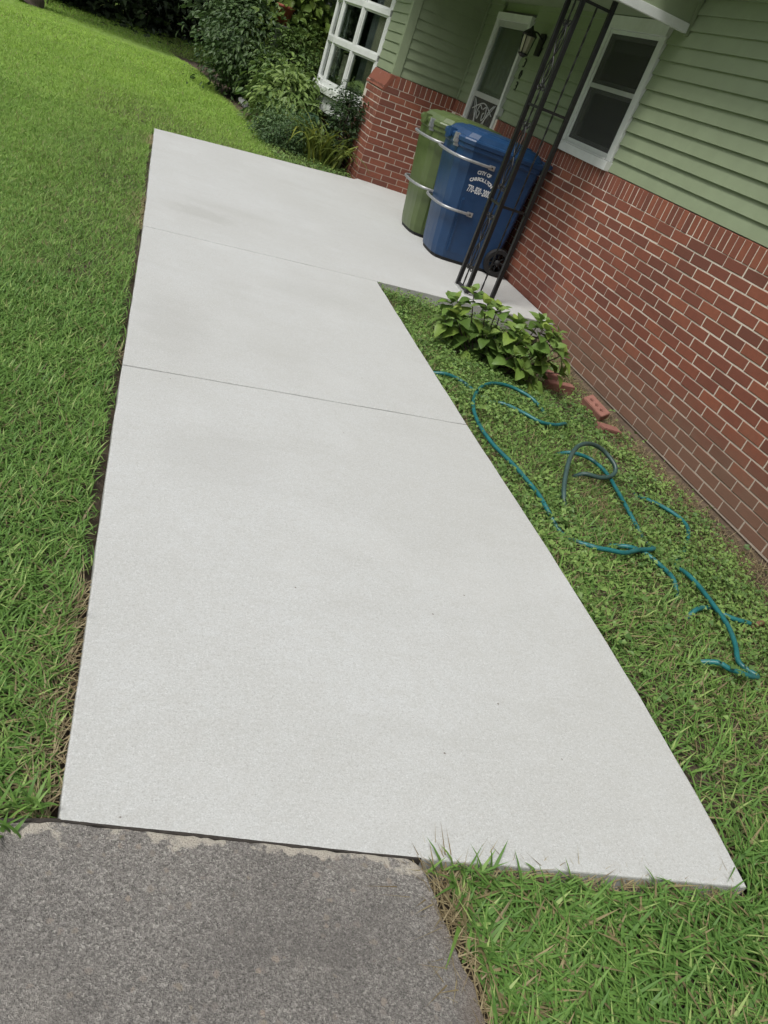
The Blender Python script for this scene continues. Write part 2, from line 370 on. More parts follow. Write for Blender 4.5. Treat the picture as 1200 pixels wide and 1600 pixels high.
MT = dict(
    concrete=mat_concrete(), drive=mat_driveway(), soil=mat_soil(), brick=mat_brick('red_brick'), loose=mat_brick('loose_brick', True),
    mortar=mat_mortar(), siding=mat_plain('sage_siding_paint', (0.245,0.295,0.185), 0.55, 0, 0.06, 5, 0.15, 90, (0.205,0.25,0.155)),
    white=mat_plain('white_trim_paint', (0.62,0.645,0.625), 0.45, 0, 0.06, 12, 0.1, 80, (0.50,0.51,0.47)), peel=mat_peel(),
    iron=mat_plain('black_painted_iron', (0.009,0.009,0.010), 0.42, 0.0, 0.3, 30, 0.25, 120), dark=mat_plain('dark_interior', (0.035,0.034,0.032), 0.8),
    black=mat_plain('black_rubber', (0.010,0.010,0.011), 0.7, 0, 0.25, 20, 0.2, 60), steel=mat_plain('galvanised_steel', (0.42,0.43,0.44), 0.50, 0.75, 0.15, 40),
    blue=mat_plain('blue_cart_plastic', (0.010,0.045,0.122), 0.40, 0, 0.12, 9, 0.12, 150, (0.024,0.066,0.15)),
    green=mat_plain('green_cart_plastic', (0.088,0.125,0.042), 0.38, 0, 0.10, 9, 0.12, 150, (0.11,0.14,0.065)),
    print=mat_plain('white_print', (0.75,0.77,0.78), 0.5, 0, 0.03), glass=mat_glass('window_glass', 0.75), screen=mat_screen(),
    cream=mat_plain('cream_curtain', (0.80,0.72,0.53), 0.8, 0, 0.06, 9, 0.2, 50), drape=mat_plain('grey_drape', (0.33,0.34,0.35), 0.85, 0, 0.35, 7),
    door=mat_plain('tan_door_paint', (0.36,0.33,0.26), 0.5, 0, 0.08, 7), alum=mat_plain('storm_door_aluminium', (0.50,0.51,0.50), 0.4, 0.3, 0.08, 12),
    hose=mat_plain('teal_hose_vinyl', (0.012,0.125,0.130), 0.4, 0, 0.25, 14, 0.15, 90, (0.04,0.11,0.09)),
    hose2=mat_plain('dull_green_hose_vinyl', (0.035,0.075,0.068), 0.45, 0, 0.2, 14, 0.15, 90, (0.10,0.11,0.09)),
    leaf=mat_leaf('leaf'), grass=mat_leaf('grass_blade', None, 0.5, 0.30), bark=mat_bark(), stem=mat_bark('stem', (0.09,0.10,0.045)),
    hydtip=mat_leaf('young_hydrangea_leaf', (0.20,0.31,0.08), 0.42, 0.25), hyd=mat_leaf('hydrangea_leaf', (0.135,0.235,0.052), 0.42, 0.25), lily=mat_leaf('strap_leaf', (0.17,0.23,0.05), 0.45, 0.3),
    palm=mat_leaf('bluish_leaf', (0.045,0.10,0.05), 0.5, 0.2),
    stone=mat_plain('grey_stone', (0.26,0.27,0.26), 0.85, 0, 0.25, 20, 0.5, 40), terra=mat_plain('terracotta', (0.27,0.06,0.04), 0.75, 0, 0.15, 20),
    roof=mat_plain('roof_shingle', (0.08,0.075,0.07), 0.9, 0, 0.3, 12, 0.5, 30), found=mat_plain('foundation_parging', (0.20,0.145,0.105), 0.95, 0, 0.25, 9, 0.6, 30, (0.12,0.085,0.06)),
    lamp=mat_plain('frosted_lamp_glass', (0.50,0.46,0.36), 0.35, 0, 0.06, 20), copper=mat_plain('brown_hose_end', (0.20,0.11,0.07), 0.5, 0.3, 0.3, 30),
)

# ------------------------------------------------------------------ ground plan
LEFT = [(-4.137,-3.510), (-2.755,-3.489), (-1.958,-3.474), (0.229,-3.428), (3.923,-3.387)]
RIGHTE = [(-4.334,-1.833), (-4.042,-1.800), (-3.672,-1.776), (-2.888,-1.757), (-1.809,-1.757), (0.47,-1.722)]
def left_x(y): return np.interp(y, [a for a, b in LEFT], [b for a, b in LEFT])
def right_x(y): return np.interp(y, [a for a, b in RIGHTE], [b for a, b in RIGHTE])
def front_y(x): return np.interp(x, [-3.51,-2.755,-1.833], [-4.137,-4.233,-4.334])
def lip_y(x): return np.interp(x, [-1.722,-0.193,0.0], [0.470,0.663,0.690])
def back_y(x): return np.interp(x, [-3.387,-0.97,-0.9], [3.923,4.90,5.03])
def on_slab(x, y, m=0.0):
    a = (x > left_x(y) - m) & (x < right_x(y) + m) & (y > front_y(x) - m) & (y < back_y(x) + m)
    b = (x > -1.9) & (x < 0.05) & (y > lip_y(x) - m) & (y < back_y(x) + m)
    return a | b
def on_drive(x, y, m=0.0):
    return (y < front_y(np.clip(x, -3.6, -2.755)) + m) & (x < -2.700 + m)
def ground_z(x, y):
    x = np.asarray(x, float); y = np.asarray(y, float)
    z = np.full(np.broadcast(x, y).shape, -0.050)
    t = np.clip((x + 1.75) / 1.75, 0, 1)
    bed = -0.065 - 0.145 * t ** 0.9
    inbed = np.clip((1.0 - y) / 0.4, 0, 1) * np.clip((x + 1.9) / 0.15, 0, 1)
    z = z * (1 - inbed) + bed * inbed
    z = z + 0.045 * np.clip((y + 0.2) / 0.5, 0, 1) * inbed * np.clip((-x) / 0.5, 0, 1)
    z = np.where((y < -4.2) & (x > -2.75), np.maximum(z, -0.020), z)
    far = np.clip((y - 10.5 - 0.5 * (x + 4)) / 5, 0, 1)
    z = z - 0.22 * far * far * (3 - 2 * far)
    z = z + 0.012 * np.sin(x * 2.3 + 1.0) * np.sin(y * 1.9) * np.clip((y + 5) / 3, 0, 1)
    return z

def axis(lo, hi, step, ext):
    a = list(np.arange(lo, hi + 1e-6, step)); d = step
    x = lo
    pre = []
    while x > -ext: d *= 1.35; x -= d; pre.append(x)
    d = step; x = a[-1]
    post = []
    while x < ext: d *= 1.35; x += d; post.append(x)
    return np.array(pre[::-1] + a + post)
gx, gy = axis(-6.5, 0.6, 0.07, 220), axis(-5.5, 7, 0.09, 220)
GX, GY = np.meshgrid(gx, gy)
GZ = ground_z(GX, GY)
GZ = np.where(on_slab(GX, GY, 0.05) & ~((GX > -1.7) & (GY < 1.2) & ~on_slab(GX, GY, 0.0)), np.minimum(GZ, -0.095), GZ)
GZ = np.where(on_drive(GX, GY, 0.05), -0.10, GZ)
GZ = GZ + rng.normal(0, 0.004, GZ.shape) * (np.abs(GX) < 8)
nx, ny = len(gx), len(gy)
idx = np.arange(nx * ny).reshape(ny, nx)
F = np.stack([idx[:-1,:-1], idx[:-1,1:], idx[1:,1:], idx[1:,:-1]], -1).reshape(-1, 4)
g = np_mesh('lawn_ground', np.stack([GX, GY, GZ], -1).reshape(-1, 3), F, MT['soil'], smooth=True); tag(g, kind='structure')

# concrete walk: three poured panels with tooled joints
walk = tag(empty('concrete_walkway'), kind='structure')
def panel(poly, h=0.14):
    pts = []
    for i, a in enumerate(poly):
        b_ = poly[(i+1) % len(poly)]; d_ = math.dist(a, b_); n_ = max(1, int(d_/0.11))
        pts.append(a)
        for k in range(1, n_):
            t = k/n_; nx_, ny_ = -(b_[1]-a[1])/d_, (b_[0]-a[0])/d_; j = random.gauss(0, .0013)
            pts.append((a[0] + (b_[0]-a[0])*t + nx_*j, a[1] + (b_[1]-a[1])*t + ny_*j))
    mb = MB(); mb.prism(pts, -h, 0.0)
    o = mb.build('slab_panel', MT['concrete'], walk)
    bm = bmesh.new(); bm.from_mesh(o.data)
    es = [e for e in bm.edges if all(v.co.z > -1e-4 for v in e.verts)]
    bmesh.ops.bevel(bm, geom=es, offset=0.0045, segments=2, affect='EDGES', profile=0.5, clamp_overlap=True); bm.to_mesh(o.data); bm.free()
    return o
g_ = 0.0042
panel([(-3.510,-4.137), (-2.755,-4.233), (-1.833,-4.334), (-1.800,-4.042), (-1.776,-3.672), (-1.757,-2.888), (-1.757,-1.809-g_), (-3.474,-1.958-g_), (-3.489,-2.755)])
panel([(-3.474,-1.958+g_), (-1.757,-1.809+g_), (-1.722,0.470-g_), (-3.428,0.229-g_)])
panel([(-3.428,0.229+g_), (-1.722,0.470+g_), (-0.193,0.663), (-0.012,0.690), (-0.012,5.028), (-0.90,5.028), (-0.97,4.90), (-2.18,4.42), (-3.387,3.923)])

# old driveway with a chipped edge
px_ = [(-2.755,-4.243)]
for k in range(9): px_.append((-2.74 + 0.005*k + random.uniform(-.006,.006), -4.26 - 0.035*k))
for k in range(16): px_.append((-2.70 + random.uniform(-.008,.008), -4.6 - 0.16*k))
px_ += [(-2.70,-9.0), (-9.0,-9.0), (-9.0,-4.10)]
xs = np.linspace(-4.6, -2.78, 70)
px_ += [(x, float(front_y(min(max(x,-3.51),-2.755))) + 0.004 - abs(random.gauss(0,.005))) for x in xs]
mb = MB(); mb.prism(px_, -0.13, -0.003)
dw = mb.build('driveway', MT['drive'], None, bevel=0.006, seg=2); tag(dw, kind='structure')
# black dirt packed in the joint between the driveway and the walk
jt = MB(); xs = np.linspace(-3.62, -2.74, 60); jv = []
for x in xs:
    y_ = float(front_y(min(max(x,-3.51),-2.755))); jv.append([(x, y_ + 0.005, -0.0005), (x, y_ - 0.003 - max(-.002, random.gauss(-.001,.0022)), -0.0012), (x, y_ - 0.004, -0.03), (x, y_ + 0.005, -0.03)])
jt.loft(jv); tag(jt.build('joint_dirt', mat_plain('black_joint_dirt', (0.035,0.03,0.025), 0.95, 0, 0.5, 60, 0.8, 120)), kind='structure')

# ------------------------------------------------------------------ house
L, H = 0.2127, 0.07368
JT = 0.0095
Z1 = 1.094                       # top of the first stretcher course / bottom of the soldier course
house = empty('house')
tag(house, 'sage green lap sided house on a red brick base beside the concrete walk', 'house')
wall = MB()
wall.box((0.0034, -9.0, -0.165), (0.16, 3.60, 1.222)); wall.box((0.0034, 4.60, -0.165), (0.16, 5.2, 1.222)); wall.box((0.0034, 3.60, -0.165), (0.16, 4.60, 0.13))
brick_wall = wall.build('brick_wall', MT['mortar'], house)
wing = MB(); wing.box((-0.9166, 5.0334, -0.165), (0.2, 9.5, 0.6199))
for y0, y1 in ((5.0334, 5.93), (8.47, 9.5)):
    wing.box((-0.9166, y0, 0.62), (0.2, y1, 1.0749))
    wing.add([(-0.898,y0,1.075),(0.2,y0,1.075),(0.2,y1,1.075),(-0.898,y1,1.075),(-0.835,y0,1.222),(0.2,y0,1.222),(0.2,y1,1.222),(-0.835,y1,1.222)],
         [(4,5,6,7),(0,1,5,4),(1,2,6,5),(2,3,7,6),(3,0,4,7)])
wing_wall = wing.build('wing_brick_wall', MT['mortar'], house)
fd = MB(); fd.box((0.012, -9.0, -0.6), (0.3, 5.0, -0.166)); fd.build('foundation', MT['found'], house)

def brick_data(name, ly, lz, seed):
    r = random.Random(seed); j = lambda a: r.uniform(-a, a)
    y, z = ly / 2, lz / 2
    c = [(-y,-z), (y,-z), (y,z), (-y,z)]
    o = [(a + j(.0013), b + j(.0011)) for a, b in c]
    e = 0.0028
    vs = [(0.022, a, b) for a, b in o] + [(0.0020 + j(.0004), a, b) for a, b in o] + [(j(.0006), a - math.copysign(e, a), b - math.copysign(e, b)) for a, b in o]
    fs = [(3,2,1,0)] + [(i,(i+1)%4,4+(i+1)%4,4+i) for i in range(4)] + [(4+i,4+(i+1)%4,8+(i+1)%4,8+i) for i in range(4)] + [(8,9,10,11)]
    mb = MB(); mb.add(vs, fs); return mb.mesh(name, MT['brick'])
STR = [brick_data('brick', L - JT, H - JT, s) for s in range(5)]
HALF = [brick_data('brick', L/2 - JT, H - JT, s + 20) for s in range(3)]
SOL = [brick_data('soldier_brick', L/3 - 0.0085, 0.1290, s + 40) for s in range(4)]
specs = []    # (mesh, matrix, kind, parent)
RZ90 = Matrix.Rotation(math.pi/2, 4, 'Z')
def spec(kind, lst, loc, rot, parent):
    jx = Matrix.Translation((random.uniform(-.0016,.0016), random.uniform(-.0012,.0012), random.uniform(-.001,.001)))
    tw = Euler((random.uniform(-.006,.006), random.uniform(-.004,.004), random.uniform(-.005,.005))).to_matrix().to_4x4()
    specs.append((random.choice(lst), Matrix.Translation(loc) @ rot @ jx @ tw, kind, parent))
for k in range(1, 18):
    zc = Z1 - (k - 1) * H - H / 2 + 0.001
    off = 0.0 if k % 2 else 0.5
    for i in range(-24, 42):
        yc = -(i + off) * L - L / 2           # joint i sits at y = -i*L
        if yc - L/2 < -8.8 or yc + L/2 > 5.03: continue
        if 3.60 - L/2 < yc < 4.60 + L/2 and zc > 0.13:
            continue
        if yc < -3.7: continue
        spec('brick', STR, (0, yc, zc), Matrix(), brick_wall)
for i in range(-71, 53):
    yc = -(i + 0.5) * L / 3
    if 3.60 - L/6 < yc < 4.60 + L/6 or yc < -3.7: continue
    spec('soldier_brick', SOL, (0, yc, Z1 + 0.0665), Matrix(), brick_wall)
# wing: face towards the porch
for k in range(1, 18):
    zc = Z1 - (k - 1) * H - H / 2 + 0.001
    if k % 2: spec('brick', STR, (-0.92 + L/2, 5.03, zc), RZ90, wing_wall)
    else: spec('brick', HALF, (-0.92 + L/4, 5.03, zc), RZ90, wing_wall)
    x = -0.92 + (L if k % 2 else L/2)
    while x < -0.02:
        w = min(L, 0.0 - x)
        if w > 0.18: spec('brick', STR, (x + L/2, 5.03, zc), RZ90, wing_wall)
        else: spec('brick', HALF, (x + L/4, 5.03, zc), RZ90, wing_wall)
        x += L
    # face towards the lawn
    y = 5.03 + (L/2 if k % 2 else L)
    spec('brick', HALF if k % 2 else STR, (-0.92, 5.03 + (L/4 if k % 2 else L/2), zc), Matrix(), wing_wall)
    while y < 8.2:
        if zc < 0.60 or y + L < 5.96 or y > 8.45: spec('brick', STR, (-0.92, y + L/2, zc), Matrix(), wing_wall)
        y += L
for i in range(13):
    spec('soldier_brick', SOL, (-0.90 + 0.07 * (i + 0.5) + 0.02, 5.03, Z1 + 0.0665), RZ90, wing_wall)
# the 300 that show largest are objects, the rest one mesh
def shown(sp):
    c = sp[1].translation; p = proj(c)
    if p is None or not (-40 < p[0] < 1240 and -40 < p[1] < 1640): return 0
    a = proj(sp[1] @ Vector((0,-.1,-.03))); b_ = proj(sp[1] @ Vector((0,.1,-.03))); d_ = proj(sp[1] @ Vector((0,-.1,.03)))
    if None in (a, b_, d_): return 0
    return abs((b_[0]-a[0])*(d_[1]-a[1]) - (b_[1]-a[1])*(d_[0]-a[0]))
stuff = {}
for kind in ('brick', 'soldier_brick'):
    ss = sorted([s for s in specs if s[2] == kind], key=shown, reverse=True)
    for n_, s_ in enumerate(ss):
        if n_ < (298 if kind == 'brick' else 200) and shown(s_) > 1:
            o = bpy.data.objects.new(kind, s_[0]); link(o, s_[3]); o.matrix_local = s_[1]
        else: stuff.setdefault(s_[3].name, []).append(s_)
for pn, ss in stuff.items():
    V = []; Fq = []; T = []
    for me, mx, kind, par in ss:
        n0 = len(V); t = random.random()
        V += [tuple(mx @ v.co) for v in me.vertices]; T += [t] * len(me.vertices)
        Fq += [tuple(i + n0 for i in p.vertices) for p in me.polygons]
    me = bpy.data.meshes.new('distant_brick'); me.from_pydata(V, [], Fq); me.materials.append(MT['brick'])
    a = me.attributes.new('tint', 'FLOAT', 'POINT'); a.data.foreach_set('value', T)
    a = me.attributes.new('joined', 'FLOAT', 'POINT'); a.data.foreach_set('value', [1.0] * len(V))
    o = link(bpy.data.objects.new('distant_brick', me), bpy.data.objects[pn]); tag(o, kind='stuff')
# smooth sloping brick cap on the lawn side of the wing
cp = MB(); cp.add([(-0.928,5.026,1.04),(-0.928,5.93,1.04),(-0.855,5.93,1.218),(-0.855,5.026,1.218),(-0.905,5.026,1.03),(-0.905,5.93,1.03),(-0.80,5.93,1.218),(-0.80,5.026,1.218)],
                  [(0,1,2,3),(4,7,6,5),(0,3,7,4),(1,5,6,2),(3,2,6,7),(0,4,5,1)])
cp.build('brick_cap', MT['brick'], house)

# lap siding
siding = MB(); siding.box((0.062, -9.0, 1.21), (0.15, 1.0, 2.70)); siding.box((0.062, 1.97, 1.21), (0.15, 3.60, 2.70)); siding.box((0.062, 4.60, 1.21), (0.15, 9.5, 2.70))
siding.box((0.062, 0.99, 2.31), (0.15, 1.97, 2.70)); siding.box((0.062, 3.60, 2.24), (0.15, 4.60, 2.70))
sheath = siding.build('siding', MT['siding'], house)
def board_y(y0, y1, z, h, xs=0.018):
    j = random.uniform(-.001, .001)
    mb = MB(); pr_ = [(xs + j, z), (xs + 0.020 + j, z + h + 0.012), (0.061, z + h + 0.012), (0.061, z)]
    vs = [(p[0], y0, p[1]) for p in pr_] + [(p[0], y1, p[1]) for p in pr_]
    mb.add(vs, [(0,1,2,3),(7,6,5,4)] + [(i, 4+i, 4+(i+1)%4, (i+1)%4) for i in range(4)])
    mb.build('siding_board', MT['siding'], sheath)
def board_x(x0, x1, z, h, ys):
    mb = MB(); pr_ = [(ys, z), (ys + 0.020, z + h + 0.012), (ys + 0.040, z + h + 0.012), (ys + 0.040, z)]
    vs = [(x0, p[0], p[1]) for p in pr_] + [(x1, p[0], p[1]) for p in pr_]
    mb.add(vs, [(0,1,2,3),(7,6,5,4)] + [(i, 4+i, 4+(i+1)%4, (i+1)%4) for i in range(4)])
    mb.build('siding_board', MT['siding'], sheath)
EXPO = 0.1046
for k in range(14):
    z = 1.232 + k * EXPO
    if z + EXPO > 2.70: break
    if z < 2.30:
        board_y(-8.9, 1.001, z, EXPO); board_y(1.971, 3.598, z, EXPO)
        board_y(4.602, 5.055, z, EXPO)
        board_x(-0.752, 0.016, z, EXPO, 5.046)
    else:
        board_y(-8.9, 0.76, z, EXPO)
ws = MB(); ws.box((-0.82, 5.09, 1.21), (0.2, 5.94, 2.7)); ws.box((-0.82, 8.46, 1.21), (0.2, 9.5, 2.7)); ws.box((-0.82, 5.9405, 2.45), (0.2, 8.4595, 2.7)); wshe = ws.build('wing_sheathing', MT['siding'], house)
for k in range(13):
    z = 1.232 + k * EXPO
    mb = MB(); xs = -0.848
    pr_ = [(xs, z), (xs + 0.012, z + EXPO + 0.012), (-0.822, z + EXPO + 0.012), (-0.822, z)]
    for (y0, y1) in ((5.12, 5.94), (8.46, 9.4)):
        mb = MB(); vs = [(p[0], y0, p[1]) for p in pr_] + [(p[0], y1, p[1]) for p in pr_]
        mb.add(vs, [(0,1,2,3),(7,6,5,4)] + [(i, 4+i, 4+(i+1)%4, (i+1)%4) for i in range(4)])
        mb.build('siding_board', MT['siding'], wshe)
cb = MB(); cb.box((-0.862, 5.040, 1.224), (-0.756, 5.088, 2.66)); cb.box((-0.862, 5.0885, 1.224), (-0.826, 5.118, 2.66)); cb.build('corner_board', MT['siding'], house, bevel=0.003)
ic = MB(); ic.box((0.004, 5.03, 1.226), (0.025, 5.05, 2.3)); ic.build('corner_bead', MT['siding'], house)

# eaves, porch roof and its white edge
ev = MB(); ev.box((-0.42, -9.0, 2.70), (0.3, 0.70, 2.73)); ev.box((-0.45, -9.0, 2.66), (-0.42, 0.70, 2.86)); ev.build('eave', MT['white'], house)
rf = MB(); rf.add([(-0.52,-9.2,2.84),(-0.52,10,2.84),(4.5,10,4.6),(4.5,-9.2,4.6),(-0.52,-9.2,2.90),(-0.52,10,2.90),(4.5,10,4.66),(4.5,-9.2,4.66)], [(0,1,2,3),(7,6,5,4),(0,4,5,1),(1,5,6,2),(2,6,7,3),(3,7,4,0)])
rf.add([(-1.35,4.4,2.74),(-1.35,9.8,2.74),(-0.5,9.8,2.95),(-0.5,4.4,2.95),(-1.35,4.4,2.80),(-1.35,9.8,2.80),(-0.5,9.8,3.01),(-0.5,4.4,3.01)], [(0,1,2,3),(7,6,5,4),(0,4,5,1),(1,5,6,2),(2,6,7,3),(3,7,4,0)])
rf.build('roof', MT['roof'], house)
pc = MB(); pc.box((-0.93, 0.79, 2.318), (0.05, 5.03, 2.345)); pc.build('porch_ceiling', MT['siding'], house)
pe = MB(); pe.box((-0.96, 0.775, 2.313), (-0.004, 0.815, 2.66)); pe.build('porch_end_panel', MT['siding'], house)
pb = MB(); pb.box((-0.96, 0.755, 2.250), (-0.004, 0.80, 2.312)); pb.box((-0.96, 0.801, 2.262), (-0.004, 0.88, 2.290)); pb.box((-0.97, 0.885, 2.25), (-0.86, 5.02, 2.40)); pb.build('porch_beam', MT['white'], house, bevel=0.003)
pr2 = MB(); pr2.box((-1.0, 0.74, 2.67), (-0.45, 5.0, 2.72)); pr2.build('porch_roof', MT['roof'], house)
tr_ = MB(); tr_.box((-0.002, 0.762, 2.24), (0.024, 0.80, 2.66)); tr_.build('porch_end_trim', MT['siding'], house)

# window beside the porch
win = empty('window', house)
def bx(name, a, b, mat, parent, bev=0.0): 
    mb = MB(); mb.box(a, b); return mb.build(name, mat, parent, bevel=bev)
W = MT['white']
bx('casing', (0.006, 1.005, 1.300), (0.07, 1.078, 2.212), W, win, .003); bx('casing', (0.006, 1.912, 1.300), (0.07, 1.968, 2.212), W, win, .003)
bx('head_casing', (-0.010, 0.998, 2.2125), (0.07, 1.975, 2.312), W, win, .003)
bx('sill', (-0.030, 0.985, 1.226), (0.07, 1.995, 1.298), W, win, .004)
bx('sill_nose', (-0.014, 1.080, 1.2985), (0.055, 1.910, 1.312), W, win, .002)
fr = MB()
for y0, y1 in ((1.0785, 1.108), (1.882, 1.9115)): fr.box((0.016, y0, 1.3125), (0.050, y1, 2.2115))
fr.box((0.016, 1.1085, 2.182), (0.050, 1.8815, 2.2115)); fr.box((0.020, 1.1085, 1.3125), (0.050, 1.8815, 1.345)); fr.build('sash_frame', W, win, bevel=.002)
bx('meeting_rail', (0.018, 1.1085, 1.765), (0.050, 1.8815, 1.800), MT['alum'], win, .002)
inner = MB()
for z0, z1, xx in ((1.3455, 1.7645, 0.052), (1.8005, 2.1815, 0.040)):
    inner.box((xx, 1.1085, z0), (xx+.022, 1.15, z1)); inner.box((xx, 1.84, z0), (xx+.022, 1.8815, z1)); inner.box((xx, 1.1505, z0), (xx+.022, 1.8395, z0+.035)); inner.box((xx, 1.1505, z1-.03), (xx+.022, 1.8395, z1))
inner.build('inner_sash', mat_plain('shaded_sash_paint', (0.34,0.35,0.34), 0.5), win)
bx('pane', (0.060, 1.15, 1.38), (0.064, 1.84, 1.735), MT['glass'], win); bx('pane', (0.048, 1.15, 1.835), (0.052, 1.84, 2.152), MT['glass'], win)
bx('insect_screen', (0.022, 1.1085, 1.3455), (0.0235, 1.8815, 2.1815), MT['screen'], win)
def room(y0, y1, z0, z1, x0, x1, name, parent):
    mb = MB(); mb.box((x0, y0, z0), (x1, y1, z1)); o = mb.build(name, MT['dark'], parent)
    bm = bmesh.new(); bm.from_mesh(o.data); bm.faces.ensure_lookup_table()
    f = min(bm.faces, key=lambda f: f.calc_center_median().x); bmesh.ops.delete(bm, geom=[f], context='FACES_ONLY'); bm.to_mesh(o.data); bm.free(); return o
room(0.9, 2.1, 0.9, 2.6, 0.152, 1.6, 'dark_room', win)
# lace edging at the bottom of the lower pane
lc = MB()
for k in range(18):
    y = 1.20 + k * 0.031
    lc.tube([(0.10, y, 1.385), (0.10, y + 0.012, 1.43 + 0.02 * random.random())], 0.0035, 5)
lc.build('lace_edging', mat_plain('lace', (0.35,0.36,0.34), 0.8), win)

va = MB(); rows = []
for z_ in (2.17, 2.11, 2.06):
    rows.append([(0.075 + 0.012*math.sin(k*1.7), 1.13 + k*0.0185, z_ + (0.014*abs(math.sin(k*.9)) if z_ < 2.1 else 0)) for k in range(41)])
va.loft(rows, cap=False, closed=False, smooth=True); va.build('valance', MT['drape'], win)
# storm door
door = empty('front_door', house)
bx('door_casing', (-0.012, 3.602, 0.12), (0.07, 3.648, 2.132), W, door, .003); bx('door_casing', (-0.012, 4.552, 0.12), (0.07, 4.598, 2.132), W, door, .003)
bx('door_head', (-0.016, 3.602, 2.1325), (0.07, 4.598, 2.205), W, door, .004)
sd_ = MB()
for y0, y1 in ((3.6485, 3.705), (4.495, 4.5515)): sd_.box((0.006, y0, 0.14), (0.036, y1, 2.131))
sd_.box((0.006, 3.7055, 2.07), (0.036, 4.4945, 2.131)); sd_.box((0.006, 3.7055, 1.345), (0.036, 4.4945, 1.40)); sd_.box((0.006, 3.7055, 0.14), (0.036, 4.4945, 0.62))
sd_.build('storm_door_frame', MT['alum'], door, bevel=.002)
bx('storm_pane', (0.018, 3.7055, 1.4005), (0.022, 4.4945, 2.0695), MT['glass'], door)
bx('door_screen', (0.020, 3.7055, 0.6205), (0.0215, 4.4945, 1.3445), MT['screen'], door)
gr = MB()
gr.tube([(0.010, 3.76, 1.33), (0.010, 4.12, 0.98)], 0.006, 6); gr.tube([(0.010, 4.44, 1.33), (0.010, 4.12, 0.98)], 0.006, 6)
for s in (-1, 1):
    gr.tube(spline([(0.010, 4.1 + s*0.02, 1.25), (0.010, 4.1 + s*0.10, 1.28), (0.010, 4.1 + s*0.14, 1.20), (0.010, 4.1 + s*0.08, 1.14), (0.010, 4.1 + s*0.05, 1.20), (0.010, 4.1 + s*0.09, 1.22)], 5), 0.006, 6)
    gr.tube(spline([(0.010, 4.1 + s*0.30, 1.32), (0.010, 4.1 + s*0.20, 1.24), (0.010, 4.1 + s*0.16, 1.10), (0.010, 4.1 + s*0.22, 1.05)], 5), 0.006, 6)
gr.tube(spline([(0.010, 3.78, 1.22), (0.010, 4.1, 1.31), (0.010, 4.42, 1.22)], 8), 0.006, 6)
gr.build('scroll_grille', MT['alum'], door)
idr = MB(); idr.box((0.085, 3.70, 0.14), (0.125, 4.50, 2.12))
idr.build('inner_door', MT['door'], door)
mo = MB()
def ring(mb, x, y0, y1, z0, z1, w=0.022):
    mb.box((x, y0, z0), (x+.012, y0+w, z1)); mb.box((x, y1-w, z0), (x+.012, y1, z1)); mb.box((x, y0+w+.0005, z0), (x+.012, y1-w-.0005, z0+w)); mb.box((x, y0+w+.0005, z1-w), (x+.012, y1-w-.0005, z1))
ring(mo, 0.072, 3.80, 3.93, 1.50, 1.92); ring(mo, 0.072, 4.02, 4.15, 1.42, 1.72); ring(mo, 0.072, 4.24, 4.40, 1.46, 1.98); ring(mo, 0.072, 4.0, 4.4, 0.7, 1.3)
mo.build('door_moulding', mat_plain('moulding_paint', (0.42,0.42,0.38), 0.5), door)
bx('door_catch', (-0.030, 3.535, 1.255), (0.026, 3.60, 1.335), W, door, .004)

# house number, script digits one under another
def text_mesh(ch, size, name, mat, depth=0.004, bold=0.0):
    cu = bpy.data.curves.new(name, 'FONT'); cu.body = ch; cu.size = size; cu.extrude = depth; cu.align_x = 'CENTER'; cu.resolution_u = 3; cu.offset = bold
    o = bpy.data.objects.new(name, cu); COL.objects.link(o)
    dg = bpy.context.evaluated_depsgraph_get(); me = bpy.data.meshes.new_from_object(o.evaluated_get(dg))
    bpy.data.objects.remove(o); me.name = name; me.materials.clear(); me.materials.append(mat); return me
for ch, z in (('3', 1.755), ('0', 1.645), ('3', 1.535)):
    me = text_mesh(ch, 0.125, 'house_number', MT['iron'])
    o = link(bpy.data.objects.new('house_number', me), house)
    # upright, reading from the lawn side: text x -> -y, text y -> z, normal -> -x
    o.matrix_local = Matrix.Translation((0.018, 3.44, z)) @ Matrix(((0,0,-1,0),(-1,0,0,0),(0,1,0,0),(0,0,0,1)))

# bay window on the wing
bay = empty('bay_window', house)
BV = [(-0.835,5.975), (-1.085,6.44), (-1.215,7.10), (-1.165,7.80), (-0.835,8.42)]
def offset(poly, d):
    out = []
    for i, p in enumerate(poly):
        a = Vector(poly[max(i-1,0)]); b_ = Vector(poly[min(i+1,len(poly)-1)]); t = (b_ - a).normalized(); nrm = Vector((-abs(t.y), t.x if t.y > 0 else -t.x))
        nrm = Vector((-t.y, t.x)); out.append((p[0] + nrm.x*d, p[1] + nrm.y*d))
    return out
def band(name, d0, d1, z0, z1, mat, bev=0.004):
    o = offset(BV, d0); i = offset(BV, -d1)
    mb = MB(); mb.prism(o + i[::-1], z0, z1); return mb.build(name, mat, bay, bevel=bev)
band('sill', 0.085, 0.05, 0.655, 0.745, MT['peel'])
band('skirt', 0.02, 0.10, 0.44, 0.6545, MT['peel'])
band('rail', 0.032, 0.03, 0.7455, 0.805, W); band('rail', 0.032, 0.03, 1.275, 1.345, W); band('rail', 0.032, 0.03, 1.785, 1.855, W); band('rail', 0.032, 0.03, 2.32, 2.44, W)
band('bay_fascia', 0.10, 0.05, 2.4405, 2.62, W)
fl = MB(); fl.prism([(-0.84,5.98)] + offset(BV, -0.04)[1:4] + [(-0.84,8.41)], 0.66, 0.70); fl.build('window_seat', MT['drape'], bay)
